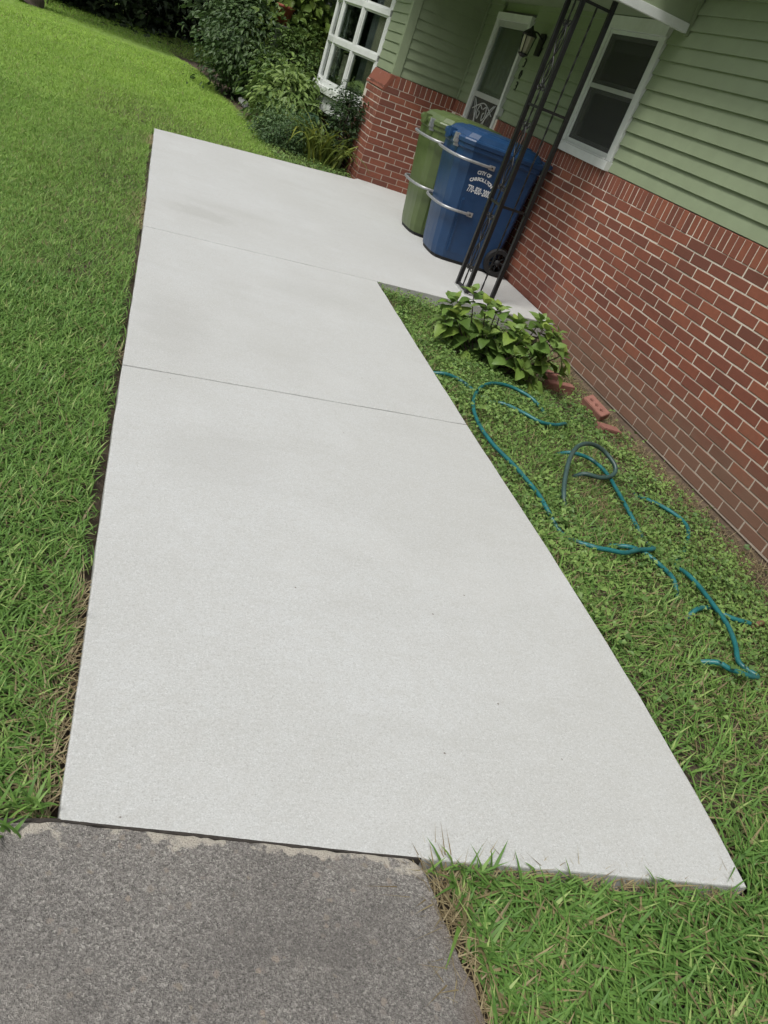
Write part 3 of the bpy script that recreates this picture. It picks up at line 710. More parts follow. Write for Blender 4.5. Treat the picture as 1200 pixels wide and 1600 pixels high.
for i, p in enumerate(BV):
    mb = MB(); w = 0.034 if 0 < i < 4 else 0.03
    mb.lathe([(w, 0.806), (w, 1.274)], (p[0], p[1], 0), 8, False); mb.lathe([(w, 1.346), (w, 1.784)], (p[0], p[1], 0), 8, False); mb.lathe([(w, 1.856), (w, 2.319)], (p[0], p[1], 0), 8, False)
    mb.build('mullion', W, bay)
for i in range(4):
    a = Vector(BV[i]); b_ = Vector(BV[i+1]); t = (b_ - a).normalized(); nrm = Vector((-t.y, t.x))
    a2 = a + t * 0.035; b2 = b_ - t * 0.035
    for z0, z1 in ((0.806, 1.274), (1.346, 1.784), (1.856, 2.319)):
        q = [a2, b2, b2 - nrm*0.004, a2 - nrm*0.004]
        mb = MB(); mb.prism([tuple(p) for p in q], z0, z1); mb.build('pane', MT['glass'], bay)
        sf = MB()
        for (u, v, zz0, zz1) in ((a2, a2 + t*0.02, z0, z1), (b2 - t*0.02, b2, z0, z1), (a2 + t*0.0205, b2 - t*0.0205, z0, z0+.02), (a2 + t*0.0205, b2 - t*0.0205, z1-.02, z1)):
            sf.prism([tuple(u + nrm*0.012), tuple(v + nrm*0.012), tuple(v - nrm*0.012), tuple(u - nrm*0.012)], zz0, zz1)
        sf.build('sash', W, bay)
room(5.945, 8.455, 0.625, 2.445, -0.80, 1.4, 'dark_room', bay)
def curtain(pts, z0, z1, mat, name, amp=0.02):
    mb = MB(); rings = []
    P_ = spline(pts, 6)
    for z in (z0, (z0+z1)/2, z1):
        rings.append([(p.x + amp*math.sin(i*1.9), p.y + amp*math.cos(i*1.3), z) for i, p in enumerate(P_)])
    mb.loft(rings, cap=False, closed=False, smooth=True); o = mb.build(name, mat, bay); 
    md = o.modifiers.new('thickness', 'SOLIDIFY'); md.thickness = 0.004
_a = Vector(BV[0]); _t = (Vector(BV[1]) - _a).normalized(); _n = Vector((-_t.y, _t.x))
def inb(d, dep): q = _a + _t*d - _n*dep; return (q.x, q.y, 0)
curtain([inb(.045,.05), inb(.13,.055), inb(.25,.05)], 0.72, 2.36, MT['cream'], 'cream_curtain', 0.004)
curtain([inb(.27,.10), inb(.34,.08), inb(.42,.09)], 0.72, 2.36, MT['drape'], 'grey_drape', 0.012)
curtain([(-0.98,6.62,0), (-1.04,6.80,0), (-1.07,6.98,0)], 0.72, 1.20, MT['cream'], 'cream_curtain', 0.006)
vs_ = MB(); vs_.lathe([(0.03,0),(0.06,0.06),(0.05,0.16),(0.02,0.22),(0.03,0.26)], (-1.02, 6.72, 0.701), 12); vs_.build('vase', MT['dark'], bay)

# ------------------------------------------------------------------ wrought iron corner post
post = empty('porch_post'); post.location = (-0.825, 0.84, 0)
tag(post, 'black wrought iron corner post with scrollwork at the porch edge', 'post')
P2, P1, P3 = (0,0), (0.0,0.24), (0.24,0.0)
for p in (P1, P2, P3):
    mb = MB(); mb.box((p[0]-.0165, p[1]-.0165, 0.0), (p[0]+.0165, p[1]+.0165, 2.249)); mb.build('pole', MT['iron'], post, bevel=.002)
for (a, b_) in ((P2, P1), (P2, P3)):
    for z in (0.03, 0.737, 1.465, 2.18):
        mb = MB()
        if a[0] == b_[0]: mb.box((a[0]-.006, .0167, z-.010), (a[0]+.006, .2233, z+.010))
        else: mb.box((.0167, a[1]-.006, z-.010), (.2233, a[1]+.006, z+.010))
        mb.build('crossbar', MT['iron'], post)
    c = ((a[0]+b_[0])/2, (a[1]+b_[1])/2)
    mb = MB(); n_ = 90
    mb.tube([(c[0], c[1], 0.04 + 2.13*k/n_) for k in range(n_+1)], 0.0075, 4, False, twist=0.42); mb.build('twisted_bar', MT['iron'], post)
def scroll(flip, z0, h, axis_, side):
    pts = []
    for k in range(30):
        t = k / 29; a_ = -2.6*math.pi*(1-t)**1.0 if t < .5 else 0
        u = 0.052*math.sin(t*2*math.pi)*flip
        pts.append((u, z0 + h*t))
    # curls at both ends
    def curl(cx, cz, sgn, up):
        return [(cx + sgn*(0.030*(1-k/16))*math.cos(k*.55 + (0 if up else math.pi)), cz + (0.030*(1-k/16))*math.sin(k*.55 + (0 if up else math.pi))) for k in range(14)]
    mb = MB()
    for path in (pts, curl(0.040*flip, z0 + h, flip, True), curl(-0.040*flip, z0, flip, False)):
        P_ = [((0.0 if axis_ == 'y' else 0.12 + u), (0.12 + u if axis_ == 'y' else 0.0), z) for u, z in path]
        mb.tube(P_, 0.0052, 5)
    mb.build('scroll', MT['iron'], post)
for ax in ('y', 'x') if False else ('y',):
    scroll(1, 0.20, 0.42, ax, 1); scroll(-1, 0.20, 0.42, ax, 1)
scroll(1, 1.60, 0.42, 'y', 1); scroll(-1, 1.60, 0.42, 'y', 1); scroll(1, 0.86, 0.46, 'y', 1); scroll(-1, 0.86, 0.46, 'y', 1)
mb = MB(); mb.box((-.022, -.022, 0.0005), (.022, .264, 0.010)); mb.build('foot_plate', MT['alum'], post)

# ------------------------------------------------------------------ wheeled refuse carts
def ring_poly(s, grow=0.0, fx=0.0):
    """cart outline, local: front towards -x, near side towards -y, centred; s scales; grow pushes out"""
    hw = 0.325*s + grow; fr_ = -0.455*s - grow; bk = 0.36*s + grow
    return [(bk, -hw*0.90), (bk*0.9, -hw), (-0.33*s, -hw), (-0.415*s-grow*.7, -hw*0.87), (-0.448*s-grow*.9, -hw*0.60), (fr_, -hw*0.25),
            (fr_, hw*0.25), (-0.448*s-grow*.9, hw*0.60), (-0.415*s-grow*.7, hw*0.87), (-0.33*s, hw), (bk*0.9, hw), (bk, hw*0.90)]
def cart(loc, rot, body_mat, label, words):
    c = empty('wheeled_bin'); c.location = loc; c.rotation_euler = (0, 0, rot)
    tag(c, label, 'wheeled bin', 'city refuse carts side by side on the porch slab')
    def rg(z, s, grow=0.0, dx=0.0): return [(x + dx, y, z) for x, y in ring_poly(s, grow)]
    mb = MB()
    mb.loft([rg(0.030, 0.77, 0, .02), rg(0.10, 0.805, 0, .02), rg(0.50, 0.895, 0, .012), rg(0.86, 0.965), rg(0.89, 0.98), rg(0.965, 0.985), rg(0.975, 1.02), rg(1.012, 1.025)])
    bo = mb.build('body', body_mat, c, bevel=0.004)
    mb = MB(); mb.loft([rg(0.0, 0.74, 0, .02), rg(0.0295, 0.76, 0, .02)])
    mb.build('base', MT['black'], c)
    # moulded flutes on the lower body
    for (xa, xb) in ((-0.265, -0.245), (-0.02, 0.0)):
        for s_ in (-1, 1):
            mb = MB()
            mb.add([(xa*0.83, s_*0.258, 0.10), (xb*0.83, s_*0.258, 0.10), (xb, s_*0.292, 0.60), (xa, s_*0.292, 0.60), (xa*0.83, s_*0.274, 0.10), (xb*0.83, s_*0.274, 0.10), (xb, s_*0.302, 0.57), (xa, s_*0.302, 0.57)],
                   [(0,1,2,3),(4,7,6,5),(0,4,5,1),(1,5,6,2),(2,6,7,3),(3,7,4,0)])
            mb.build('flute', body_mat, bo)
    mb = MB()
    mb.loft([rg(1.013, 1.045), rg(1.045, 1.055), rg(1.060, 1.03), rg(1.064, 0.985), rg(1.105, 0.90), rg(1.128, 0.78), rg(1.128, 0.70), rg(1.140, 0.66), rg(1.146, 0.40), rg(1.147, 0.06)])
    lid = mb.build('lid', body_mat, c, bevel=0.003)
    mb = MB(); mb.box((-0.50, -0.045, 1.058), (-0.41, 0.045, 1.078)); mb.add([(-0.505,-0.05,1.0),(-0.485,-0.05,1.0),(-0.485,0.05,1.0),(-0.505,0.05,1.0),(-0.50,-0.045,1.06),(-0.47,-0.045,1.06),(-0.47,0.045,1.06),(-0.50,0.045,1.06)], [(0,1,2,3),(4,7,6,5),(0,4,5,1),(1,5,6,2),(2,6,7,3),(3,7,4,0)])
    mb.build('lid_grip', body_mat, lid, bevel=.003)
    mb = MB(); mb.box((-0.497, -0.215, 0.985), (-0.455, -0.175, 1.062)); mb.box((-0.485, -0.210, 0.955), (-0.440, -0.180, 0.984)); mb.build('latch', MT['steel'], c, bevel=.003)
    # tubular lift bars round the front
    for z, k, xa in ((0.895, 0.985, -0.13), (0.465, 0.90, -0.16)):
        hw = 0.325*k
        pts = spline([(xa, -hw-.006, z), (xa-.05, -hw-.014, z), (-0.33*k, -hw-.020, z), (-0.43*k, -hw*.90-.016, z), (-0.475*k-.008, -hw*.58, z), (-0.485*k-.012, 0, z), (-0.475*k-.008, hw*.58, z), (-0.43*k, hw*.90+.016, z), (-0.33*k, hw+.020, z), (xa-.05, hw+.014, z), (xa, hw+.006, z)], 6)
        mb = MB(); mb.tube(pts, 0.0128, 10)
        for s_ in (-1, 1): mb.box((xa-.012, s_*(hw+.001), z-.020), (xa+.045, s_*(hw+.012), z+.020))
        bar = mb.build('lift_bar', MT['steel'], c)
        mb = MB()
        for s_ in (-1, 1): mb.tube([(xa+.018, s_*(hw+.0125), z), (xa+.018, s_*(hw+.019), z)], 0.008, 8)
        mb.build('bolt', MT['iron'], bar)
    # handle and wheels at the back
    mb = MB()
    for s_ in (-1, 1): mb.add([(0.33, s_*0.30, 0.97), (0.33, s_*0.26, 0.97), (0.33, s_*0.30, 1.04), (0.33, s_*0.26, 1.04), (0.43, s_*0.30, 1.035), (0.43, s_*0.26, 1.035), (0.43, s_*0.30, 1.085), (0.43, s_*0.26, 1.085)], [(0,1,3,2),(4,6,7,5),(0,4,5,1),(2,3,7,6),(0,2,6,4),(1,5,7,3)])
    mb.tube([(0.435, -0.305, 1.06), (0.435, 0.305, 1.06)], 0.02, 10); mb.build('handle', body_mat, c, bevel=.002)
    mb = MB(); mb.tube([(0.30, -0.30, 0.13), (0.30, 0.30, 0.13)], 0.011, 8); mb.build('axle', MT['steel'], c)
    for s_ in (-1, 1):
        w = MB(); y0, y1 = s_*0.245, s_*0.315; N = 28
        prof = [(0.088, y0), (0.122, y0), (0.13, (y0*2+y1)/3), (0.13, (y0+2*y1)/3), (0.122, y1), (0.088, y1), (0.086, (y0+y1)/2)]
        rings = [[(0.30 + r*math.cos(2*math.pi*k/N), yy, 0.131 + r*math.sin(2*math.pi*k/N)) for k in range(N)] for r, yy in prof + prof[:1]]
        w.loft(rings, cap=False, smooth=False); wh = w.build('wheel', MT['black'], c)
        w = MB(); w.tube([(0.30, s_*0.255, 0.131), (0.30, s_*0.322, 0.131)], 0.028, 12)
        for k in range(8):
            a = 2*math.pi*k/8; w.tube([(0.30 + .026*math.cos(a), s_*0.29, 0.131 + .026*math.sin(a)), (0.30 + .088*math.cos(a), s_*0.29, 0.131 + .088*math.sin(a))], 0.011, 5)
        w.build('rim', MT['black'], wh)
    # printed lettering on the near side
    ins = Vector((0, -1, 0.085)).normalized()
    def put(ch, size, x, z, ang, sx=1.0):
        me = text_mesh(ch, size, 'lettering', MT['print'], 0.0004, 0.0016)
        y = -(0.325*(0.895 + (z - 0.50)/(0.86-0.50)*0.07)) - 0.0022
        up = Vector((0, -0.062, 1)).normalized(); rt = Vector((1, 0, 0)); nr = rt.cross(up)
        rt2 = rt*math.cos(ang) + up*math.sin(ang); up2 = up*math.cos(ang) - rt*math.sin(ang)
        m = Matrix((( rt2.x*sx, up2.x, nr.x, x), (rt2.y*sx, up2.y, nr.y, y), (rt2.z*sx, up2.z, nr.z, z), (0,0,0,1)))
        me.transform(m); return me
    mes = []
    def arc(word, size, R, cz, cx, span, sx):
        n_ = len(word)
        for i, ch in enumerate(word):
            if ch == ' ': continue
            a = (i - (n_-1)/2) * span/(n_-1)
            mes.append(put(ch, size, cx + R*math.sin(a), cz + R*math.cos(a), -a, sx))
    cx = -0.152
    arc('CITY OF', 0.042, 0.24, 0.578, cx, 0.45, 0.95); arc('CARROLLTON', 0.040, 0.19, 0.574, cx, 1.05, 0.95)
    num = '770-830-2000'
    for i, ch in enumerate(num): mes.append(put(ch, 0.082, cx + (i - 5.0)*0.0192, 0.650, 0, 0.46))
    bm = bmesh.new()
    for me in mes: bm.from_mesh(me); bpy.data.meshes.remove(me)
    me = bpy.data.meshes.new('lettering'); bm.to_mesh(me); bm.free(); me.materials.append(MT['print'])
    link(bpy.data.objects.new('lettering', me), bo)
    return c
cart((-0.488, 2.115, 0.0), math.radians(-1.0), MT['blue'], 'blue wheeled refuse cart with white city lettering behind the iron post', True)
cart((-0.515, 2.850, 0.0), math.radians(1.0), MT['green'], 'olive green wheeled refuse cart against the wing wall beside the blue cart', True)

# ------------------------------------------------------------------ wall lantern
lan = empty('wall_lantern'); lan.location = (0.0, 3.22, 1.98); tag(lan, 'small black coach lantern mounted on the green siding beside the door', 'lantern')
mb = MB(); mb.lathe([(0.055, -0.02), (0.06, 0.0), (0.055, 0.02)], (0, 0, 0), 14)
mb = MB(); mb.box((0.0, -0.055, -0.10), (0.026, 0.055, 0.10)); mb.build('mount', MT['iron'], lan, bevel=.006)
mb = MB(); mb.tube(spline([(0.0, 0, 0.05), (-0.06, 0, 0.085), (-0.13, 0, 0.075)], 5), 0.009, 7); mb.build('arm', MT['iron'], lan)
mb = MB(); mb.lathe([(0.075, 0.035), (0.085, 0.04), (0.05, 0.075), (0.018, 0.10), (0.006, 0.125)], (-0.13, 0, 0), 8, False); mb.build('cap', MT['iron'], lan)
mb = MB(); mb.lathe([(0.042, -0.115), (0.058, 0.03)], (-0.13, 0, 0), 8, False); mb.build('glass', MT['lamp'], lan)
mb = MB()
for k in range(4):
    a = math.pi/4 + k*math.pi/2; mb.tube([(-0.13 + .05*math.cos(a), .05*math.sin(a), -0.12), (-0.13 + .07*math.cos(a), .07*math.sin(a), 0.036)], 0.005, 5)
mb.lathe([(0.02, -0.155), (0.055, -0.13), (0.055, -0.118)], (-0.13, 0, 0), 8, False); mb.build('cage', MT['iron'], lan)

# ------------------------------------------------------------------ hoses
def gz(x, y): return float(ground_z(x, y))
def hose(paths, name, mat, label, r=0.0112, group=None):
    mb = MB()
    for pts, lift in paths:
        P_ = []
        if hasattr(lift, '__len__') and r < 0.012: lift = [v + 0.019*(v > 0.015) for v in lift]
        for i, p in enumerate(pts):
            e = min(i, len(pts) - 1 - i)
            z = gz(p[0], p[1]) + lift[i] if hasattr(lift, '__len__') else gz(p[0], p[1]) + (lift + 0.002 if e > 0 else -0.012)
            P_.append((p[0], p[1], z))
        mb.tube(spline(P_, 8), r, 10)
    o = mb.build(name, mat); return tag(o, label, 'hose', group)
V_, C_ = 0.036, 0.010
HP = [([(-1.72,-1.04), (-1.641,-1.069), (-1.554,-1.071), (-1.492,-1.122), (-1.38,-1.20), (-1.274,-1.256), (-1.158,-1.324), (-1.072,-1.387), (-0.938,-1.35), (-0.829,-1.273), (-0.74,-1.18)],
       [.01, .026, .024, .02, .012, .026, .032, .036, .036, .034, 0]),
      ([(-0.86,-1.14), (-0.961,-1.04), (-1.042,-0.949), (-1.158,-0.938), (-1.312,-1.028), (-1.466,-1.223), (-1.588,-1.478), (-1.642,-1.722), (-1.637,-1.926), (-1.581,-2.116), (-1.548,-2.339), (-1.549,-2.458), (-1.50,-2.60),
        (-1.403,-2.70), (-1.323,-2.716), (-1.233,-2.716), (-1.099,-2.649), (-0.965,-2.59), (-0.90,-2.46), (-0.905,-2.232), (-0.872,-2.069), (-0.84,-1.862), (-0.882,-1.735), (-1.00,-1.704), (-1.06,-1.66)],
       [0, V_, V_, V_, V_, V_, V_, V_, V_, V_, V_, .03, .008, .022, V_, .042, .042, V_, C_, V_, .04, .044, .044, V_, 0]),
      ([(-1.20,-2.57), (-1.136,-2.617), (-1.051,-2.634), (-1.0,-2.72), (-1.0,-2.83), (-1.01,-2.92)], [0, .026, .026, .024, .028, 0]),
      ([(-0.62,-1.90), (-0.541,-2.039), (-0.477,-2.18), (-0.525,-2.313), (-0.68,-2.50), (-0.82,-2.62), (-0.871,-2.759), (-0.872,-2.853), (-0.894,-3.012), (-0.917,-3.14), (-0.971,-3.263), (-1.02,-3.36), (-0.98,-3.43), (-1.068,-3.448), (-1.139,-3.425), (-1.182,-3.395), (-1.25,-3.36)],
       [0, .02, .03, .024, .006, .012, V_, .042, .044, .042, .036, .022, .024, .034, .032, .028, 0]),
      ([(-1.06,-3.06), (-0.998,-3.028), (-0.875,-2.988), (-0.80,-3.041), (-0.70,-3.06)], [0, .024, .016, .024, .028])]
hose(HP, 'garden_hose', MT['teal'] if 'teal' in MT else MT['hose'], 'teal garden hose snaking in and out of the weeds beside the walk')
lp = [(-1.34,-2.34), (-1.34,-2.26), (-1.30,-2.15), (-1.23,-2.02), (-1.13,-1.90), (-1.00,-1.82), (-0.88,-1.80), (-0.82,-1.87), (-0.84,-1.92), (-0.93,-1.95), (-1.03,-1.93), (-1.07,-1.90)]
hose([(lp, [-0.01, 0.05, 0.10, 0.15, 0.18, 0.185, 0.16, 0.125, 0.09, 0.065, 0.05, -0.01])], 'hose_loop', MT['hose2'], 'dull dark green loop of hose standing up out of the weeds', 0.0125)
hose([([(-0.74,-3.07), (-0.66,-3.055), (-0.58,-3.02), (-0.50,-2.97)], 0.035)], 'hose_end', MT['copper'], 'brown weathered hose end lying near the brick wall foot', 0.0125)

# ------------------------------------------------------------------ loose bricks and stone
def loose_brick(loc, rot, label, holes=False, sz=(0.195, 0.092, 0.058)):
    l_, w_, h_ = sz
    bm = bmesh.new(); bmesh.ops.create_cube(bm, size=1.0); bmesh.ops.scale(bm, vec=(l_, w_, h_), verts=bm.verts)
    bmesh.ops.bevel(bm, geom=bm.edges[:], offset=0.004, segments=2, affect='EDGES')
    for v in bm.verts: v.co += Vector((random.uniform(-.0015,.0015), random.uniform(-.0015,.0015), random.uniform(-.0012,.0012)))
    me = bpy.data.meshes.new('loose_brick'); bm.to_mesh(me); bm.free(); me.materials.append(MT['loose'])
    o = link(bpy.data.objects.new('loose_brick', me)); o.location = loc; o.rotation_euler = rot
    if holes:
        cut = MB()
        for k in (-1, 0, 1): cut.lathe([(0.0165, -0.04), (0.0165, 0.04)], (k*0.052, 0, 0), 16)
        co = cut.build('holes_cutter'); co.matrix_world = Matrix.Translation(loc) @ Euler(rot).to_matrix().to_4x4()
        md = o.modifiers.new('holes', 'BOOLEAN'); md.object = co; md.operation = 'DIFFERENCE'; md.solver = 'EXACT'
        bpy.context.view_layer.update()
        dg = bpy.context.evaluated_depsgraph_get(); me2 = bpy.data.meshes.new_from_object(o.evaluated_get(dg)); o.modifiers.clear(); o.data = me2; me2.name = 'loose_brick'
        bpy.data.objects.remove(co)
    return tag(o, label, 'brick', 'loose bricks by the wall foot')
loose_brick((-0.31, -0.78, -0.118), (math.radians(-16), math.radians(-14), math.radians(118)), 'red brick with three round holes tilted against the wall foot', True, (0.195, 0.10, 0.06))
loose_brick((-0.285, -0.99, -0.178), (0.05, 0.10, math.radians(10)), 'thin half buried brick just below the three holed brick')
loose_brick((-0.44, -0.44, -0.160), (0.06, 0.03, math.radians(10)), 'long mud covered brick on edge just right of the hydrangea', False, (0.26, 0.06, 0.09))
loose_brick((-0.44, -0.30, -0.125), (0.1, 0.05, math.radians(-14)), 'pale broken brick piece behind the hydrangea near the wall', False, (0.09, 0.06, 0.05))
bm = bmesh.new(); bmesh.ops.create_icosphere(bm, subdivisions=3, radius=0.11)
for v in bm.verts: v.co *= 1 + 0.18*noise.noise(v.co*9); v.co.z *= 0.35
me = bpy.data.meshes.new('garden_stone'); bm.to_mesh(me); bm.free(); me.materials.append(MT['stone'])
o = link(bpy.data.objects.new('garden_stone', me)); o.location = (-2.03, 8.75, 0.0); o.rotation_euler = (0.5, 0.2, 0.4); tag(o, 'flat grey stone at the lawn edge under the dark shrub', 'stone')
# terracotta pot half hidden in the shrubs
mb = MB(); mb.lathe([(0.09, 0), (0.13, 0.22), (0.145, 0.22), (0.145, 0.26), (0.12, 0.26), (0.11, 0.15), (0.02, 0.14)], (0, 0, 0), 20)
pot = mb.build('flower_pot', MT['terra']); pot.location = (-1.72, 8.95, 1.22); tag(pot, 'red clay flower pot half hidden among the shrub tops left of the bay', 'flower pot')
mb = MB(); mb.lathe([(0.10, -1.30), (0.09, -0.05), (0.15, -0.02), (0.15, 0.0)], (0, 0, 0), 14); st_ = mb.build('pot_stand', MT['stone']); st_.location = (-1.72, 8.95, 1.219); tag(st_, 'grey stand carrying the red clay pot behind the shrubs', 'stand')

# ------------------------------------------------------------------ vegetation tools
def blades(P, h, w, az, lean, bend, col, tipcol=None, segs=3):
    """grass blades: base points P (n,3)"""
    n = len(P); ts = np.array([0, .38, .72, 1.0]) if segs == 3 else np.array([0, .55, 1.0])
    d = np.stack([np.cos(az), np.sin(az), 0*az], 1); s = np.stack([-np.sin(az), np.cos(az), 0*az], 1)
    V = []; C = []
    tipcol = col if tipcol is None else tipcol
    for i, t in enumerate(ts):
        c = P + d * (h*(lean*t + bend*t*t))[:, None]
        c[:, 2] += h * t * np.clip(1 - 0.45*bend*t, 0.15, 1)
        cc = col*(1-t) + tipcol*t
        if t < 1:
            ww = (w * (1 - t**2.2) * 0.5 * (0.75 if t == 0 else 1.0))[:, None]
            V += [c - s*ww, c + s*ww]; C += [cc, cc]
        else: V.append(c); C.append(cc)
    m = len(V); V = np.stack(V, 1).reshape(-1, 3); C = np.stack(C, 1).reshape(-1, 3)
    b0 = (np.arange(n) * m)[:, None]
    tri = []
    for i in range(len(ts) - 2): a = 2*i; tri += [[a, a+1, a+3], [a, a+3, a+2]]
    a = m - 3; tri.append([a, a+1, a+2])
    Fc = (b0[:, None, :] + np.array(tri)[None]).reshape(-1, 3)
    return V, Fc, C

def leaves(P, N, T, ln, wd, col, fold=0.25, curl=0.2):
    """simple folded leaves at P with normal N, pointing along T"""
    n = len(P)
    N = N / np.linalg.norm(N, axis=1, keepdims=True); T = T - N*(T*N).sum(1, keepdims=True); T /= np.linalg.norm(T, axis=1, keepdims=True) + 1e-9
    B = np.cross(N, T); ln = ln[:, None]; wd = wd[:, None]
    base = P; mid = P + T*ln*0.45; tip = P + T*ln - N*ln*curl
    l_ = P + T*ln*0.40 + B*wd*0.5 + N*wd*fold; r_ = P + T*ln*0.40 - B*wd*0.5 + N*wd*fold
    V = np.stack([base, l_, mid, r_, tip], 1).reshape(-1, 3); b0 = (np.arange(n)*5)[:, None, None]
    Fc = (b0 + np.array([[0,2,1],[1,2,4],[0,3,2],[3,4,2]])[None]).reshape(-1, 3)
    C = np.repeat(col, 5, 0); return V, Fc, C

def leaves_fine(P, N, T, ln, wd, col, fold=0.22, curl=0.25):
    n = len(P)
    N = N / np.linalg.norm(N, axis=1, keepdims=True); T = T - N*(T*N).sum(1, keepdims=True); T /= np.linalg.norm(T, axis=1, keepdims=True) + 1e-9
    B = np.cross(N, T); ln = ln[:, None]; wd = wd[:, None]
    at = lambda t, u: P + T*ln*t - N*ln*curl*t*t + B*wd*u + N*wd*fold*abs(u)*2
    V = np.stack([at(0,0), at(.22,.36), at(.22,0), at(.22,-.36), at(.55,.46), at(.55,0), at(.55,-.46), at(.82,.24), at(.82,-.24), at(1,0)], 1).reshape(-1, 3)
    b0 = (np.arange(n)*10)[:, None, None]
    tri = [[0,2,1],[0,3,2],[1,2,5],[1,5,4],[2,3,6],[2,6,5],[4,5,7],[5,6,8],[5,9,7],[5,8,9]]
    return V, (b0 + np.array(tri)[None]).reshape(-1, 3), np.repeat(col, 10, 0)

def join(parts):
    V = []; Fs = []; C = []; o = 0
    for v, f, c in parts: V.append(v); Fs.append(f + o); C.append(c); o += len(v)
    return np.concatenate(V), np.concatenate(Fs), np.concatenate(C)
def vnoise(x, y, s, seed=0):
    return np.array([noise.noise(Vector((a*s + seed*17.3, b*s - seed*9.1, seed))) for a, b in zip(x, y)])
def cnoise(x, y, s, seed=0):
    """cheap smooth noise from a few sines"""
    r = np.random.default_rng(seed); o = np.zeros_like(x)
    for k in range(5):
        a = r.uniform(0, 6.28); f = s*r.uniform(.6, 2.0); o += np.sin((x*np.cos(a) + y*np.sin(a))*f*6.28 + r.uniform(0, 6.28))
    return o / 5
def scatter(x0, x1, y0, y1, dens):
    n = int((x1-x0)*(y1-y0)*dens); return rng.uniform(x0, x1, n), rng.uniform(y0, y1, n)
def mixcol(a, b, t): return np.array(a)[None]*(1-t[:, None]) + np.array(b)[None]*t[:, None]

G_A, G_B, G_C = (0.100,0.210,0.046), (0.215,0.365,0.082), (0.32,0.43,0.14)
def lawn_patch(x0, x1, y0, y1, dens, hr, wr, edge=0.03, dry=0.05, segs=3, keep=None, bright=0.0, flat=0.0):
    x, y = scatter(x0, x1, y0, y1, dens)
    k = ~on_slab(x, y, 0.0) & ~on_drive(x, y, 0.0)
    near = on_slab(x, y, edge) | on_drive(x, y, edge*0.8)
    k &= ~near | (rng.random(len(x)) < 0.10)
    if keep is not None: k &= keep(x, y)
    x, y = x[k], y[k]; n = len(x)
    P = np.stack([x, y, ground_z(x, y) - 0.006], 1)
    cl = cnoise(x, y, 0.9, 3)*0.5 + cnoise(x, y, 3.1, 5)*0.5
    h = rng.uniform(*hr, n)*(1 + 0.25*cl); w = rng.uniform(*wr, n)
    az = rng.uniform(0, 6.283, n) + 0.8*cnoise(x, y, 2.0, 9)
    lean = rng.uniform(0.1, 0.9, n) + flat*rng.random(n); bend = rng.uniform(0.1, 1.0, n)
    rch = h*(lean + bend); tx, ty = x + np.cos(az)*rch, y + np.sin(az)*rch
    az = np.where(on_slab(tx, ty, 0.0) | on_drive(tx, ty, 0.0), az + math.pi, az)
    t = np.clip(0.38 + 0.35*cl + rng.normal(0, .22, n) + bright, 0, 1)
    c = mixcol(G_A, G_B, t); lime = np.clip((y + 1.5)/9, 0, 1)[:, None]; c = c*(1 + lime*np.array([.52, .36, .02])); hi = rng.random(n) < 0.10; c[hi] = np.array(G_C)
    dr = rng.random(n) < dry; c[dr] = np.array((0.30,0.25,0.13))*rng.uniform(.6, 1.1, (dr.sum(), 1))
    return blades(P, h, w, az, lean, bend, c*0.85, np.minimum(c*1.12, 1), segs)

# ------------------------------------------------------------------ lawn
leftk = lambda x, y: (x > -4.25 - 0.165*(y + 4.1)) & (x < 0.1)
parts = [
    lawn_patch(-5.2, -3.40, -4.45, -1.0, 12500, (.028,.066), (.0038,.0085), .035, .05, 3, lambda x, y: leftk(x, y) & (x < -3.3)),
    lawn_patch(-6.0, -3.30, -1.0, 4.2, 9500, (.026,.054), (.0030,.0062), .03, .05, 3, lambda x, y: leftk(x, y) & (x < -3.2), 0.10),
    lawn_patch(-7.0, -1.2, 3.8, 9.0, 4200, (.03,.06), (.004,.0075), .02, .04, 2, lambda x, y: leftk(x, y) & ((x < -1.42 - 0.1*y + rng.normal(0, .06, len(x))) | ((y < 5.3) & (rng.random(len(x)) < .3))), 0.22),
    lawn_patch(-8.0, -1.4, 9.0, 16.0, 1800, (.03,.06), (.007,.011), .02, .04, 2, lambda x, y: leftk(x, y) & (x < -1.42 - 0.1*y), 0.36),
    lawn_patch(-10.0, 0.0, 16.0, 23.0, 500, (.04,.08), (.012,.02), .02, .06, 2, lambda x, y: (x > -9.5) & (x < 0.0) & (y < 21 + 0.5*x + 2.0), 0.2),
]
V, Fc, C = join(parts)
tag(np_mesh('lawn_grass', V, Fc, MT['grass'], C), kind='stuff')
# coarse grass right of the driveway and along the walk
parts = [lawn_patch(-2.78, -0.7, -5.6, -4.2, 10500, (.028,.075), (.0055,.0115), .022, .10, 3, None, -0.22, 1.0),
         lawn_patch(-1.85, -0.35, -4.4, -2.2, 4200, (.03,.075), (.004,.0095), .03, .18, 3, lambda x, y: x < -0.6 + rng.normal(0, .15, len(x)), -0.05, 0.8),
         lawn_patch(-1.80, -0.7, -2.2, 0.4, 3600, (.03,.085), (.003,.007), .03, .18, 3, None, 0.0, 0.7)]
V, Fc, C = join(parts)
tag(np_mesh('coarse_grass', V, Fc, MT['grass'], C), kind='stuff')
def sprig(cx, cy, n, hr):
    x = rng.normal(cx, .025, n); y = rng.normal(cy, .012, n); k = ~on_slab(x, y, 0.004); x, y = x[k], y[k]; n = len(x); P = np.stack([x, y, np.full(n, -0.012)], 1)
    c = mixcol(G_A, G_B, rng.random(n))*0.9
    return blades(P, rng.uniform(*hr, n), rng.uniform(.006,.011, n), rng.uniform(0, 6.283, n), rng.uniform(.1,.9, n), rng.uniform(.1,.8, n), c, c*1.1)
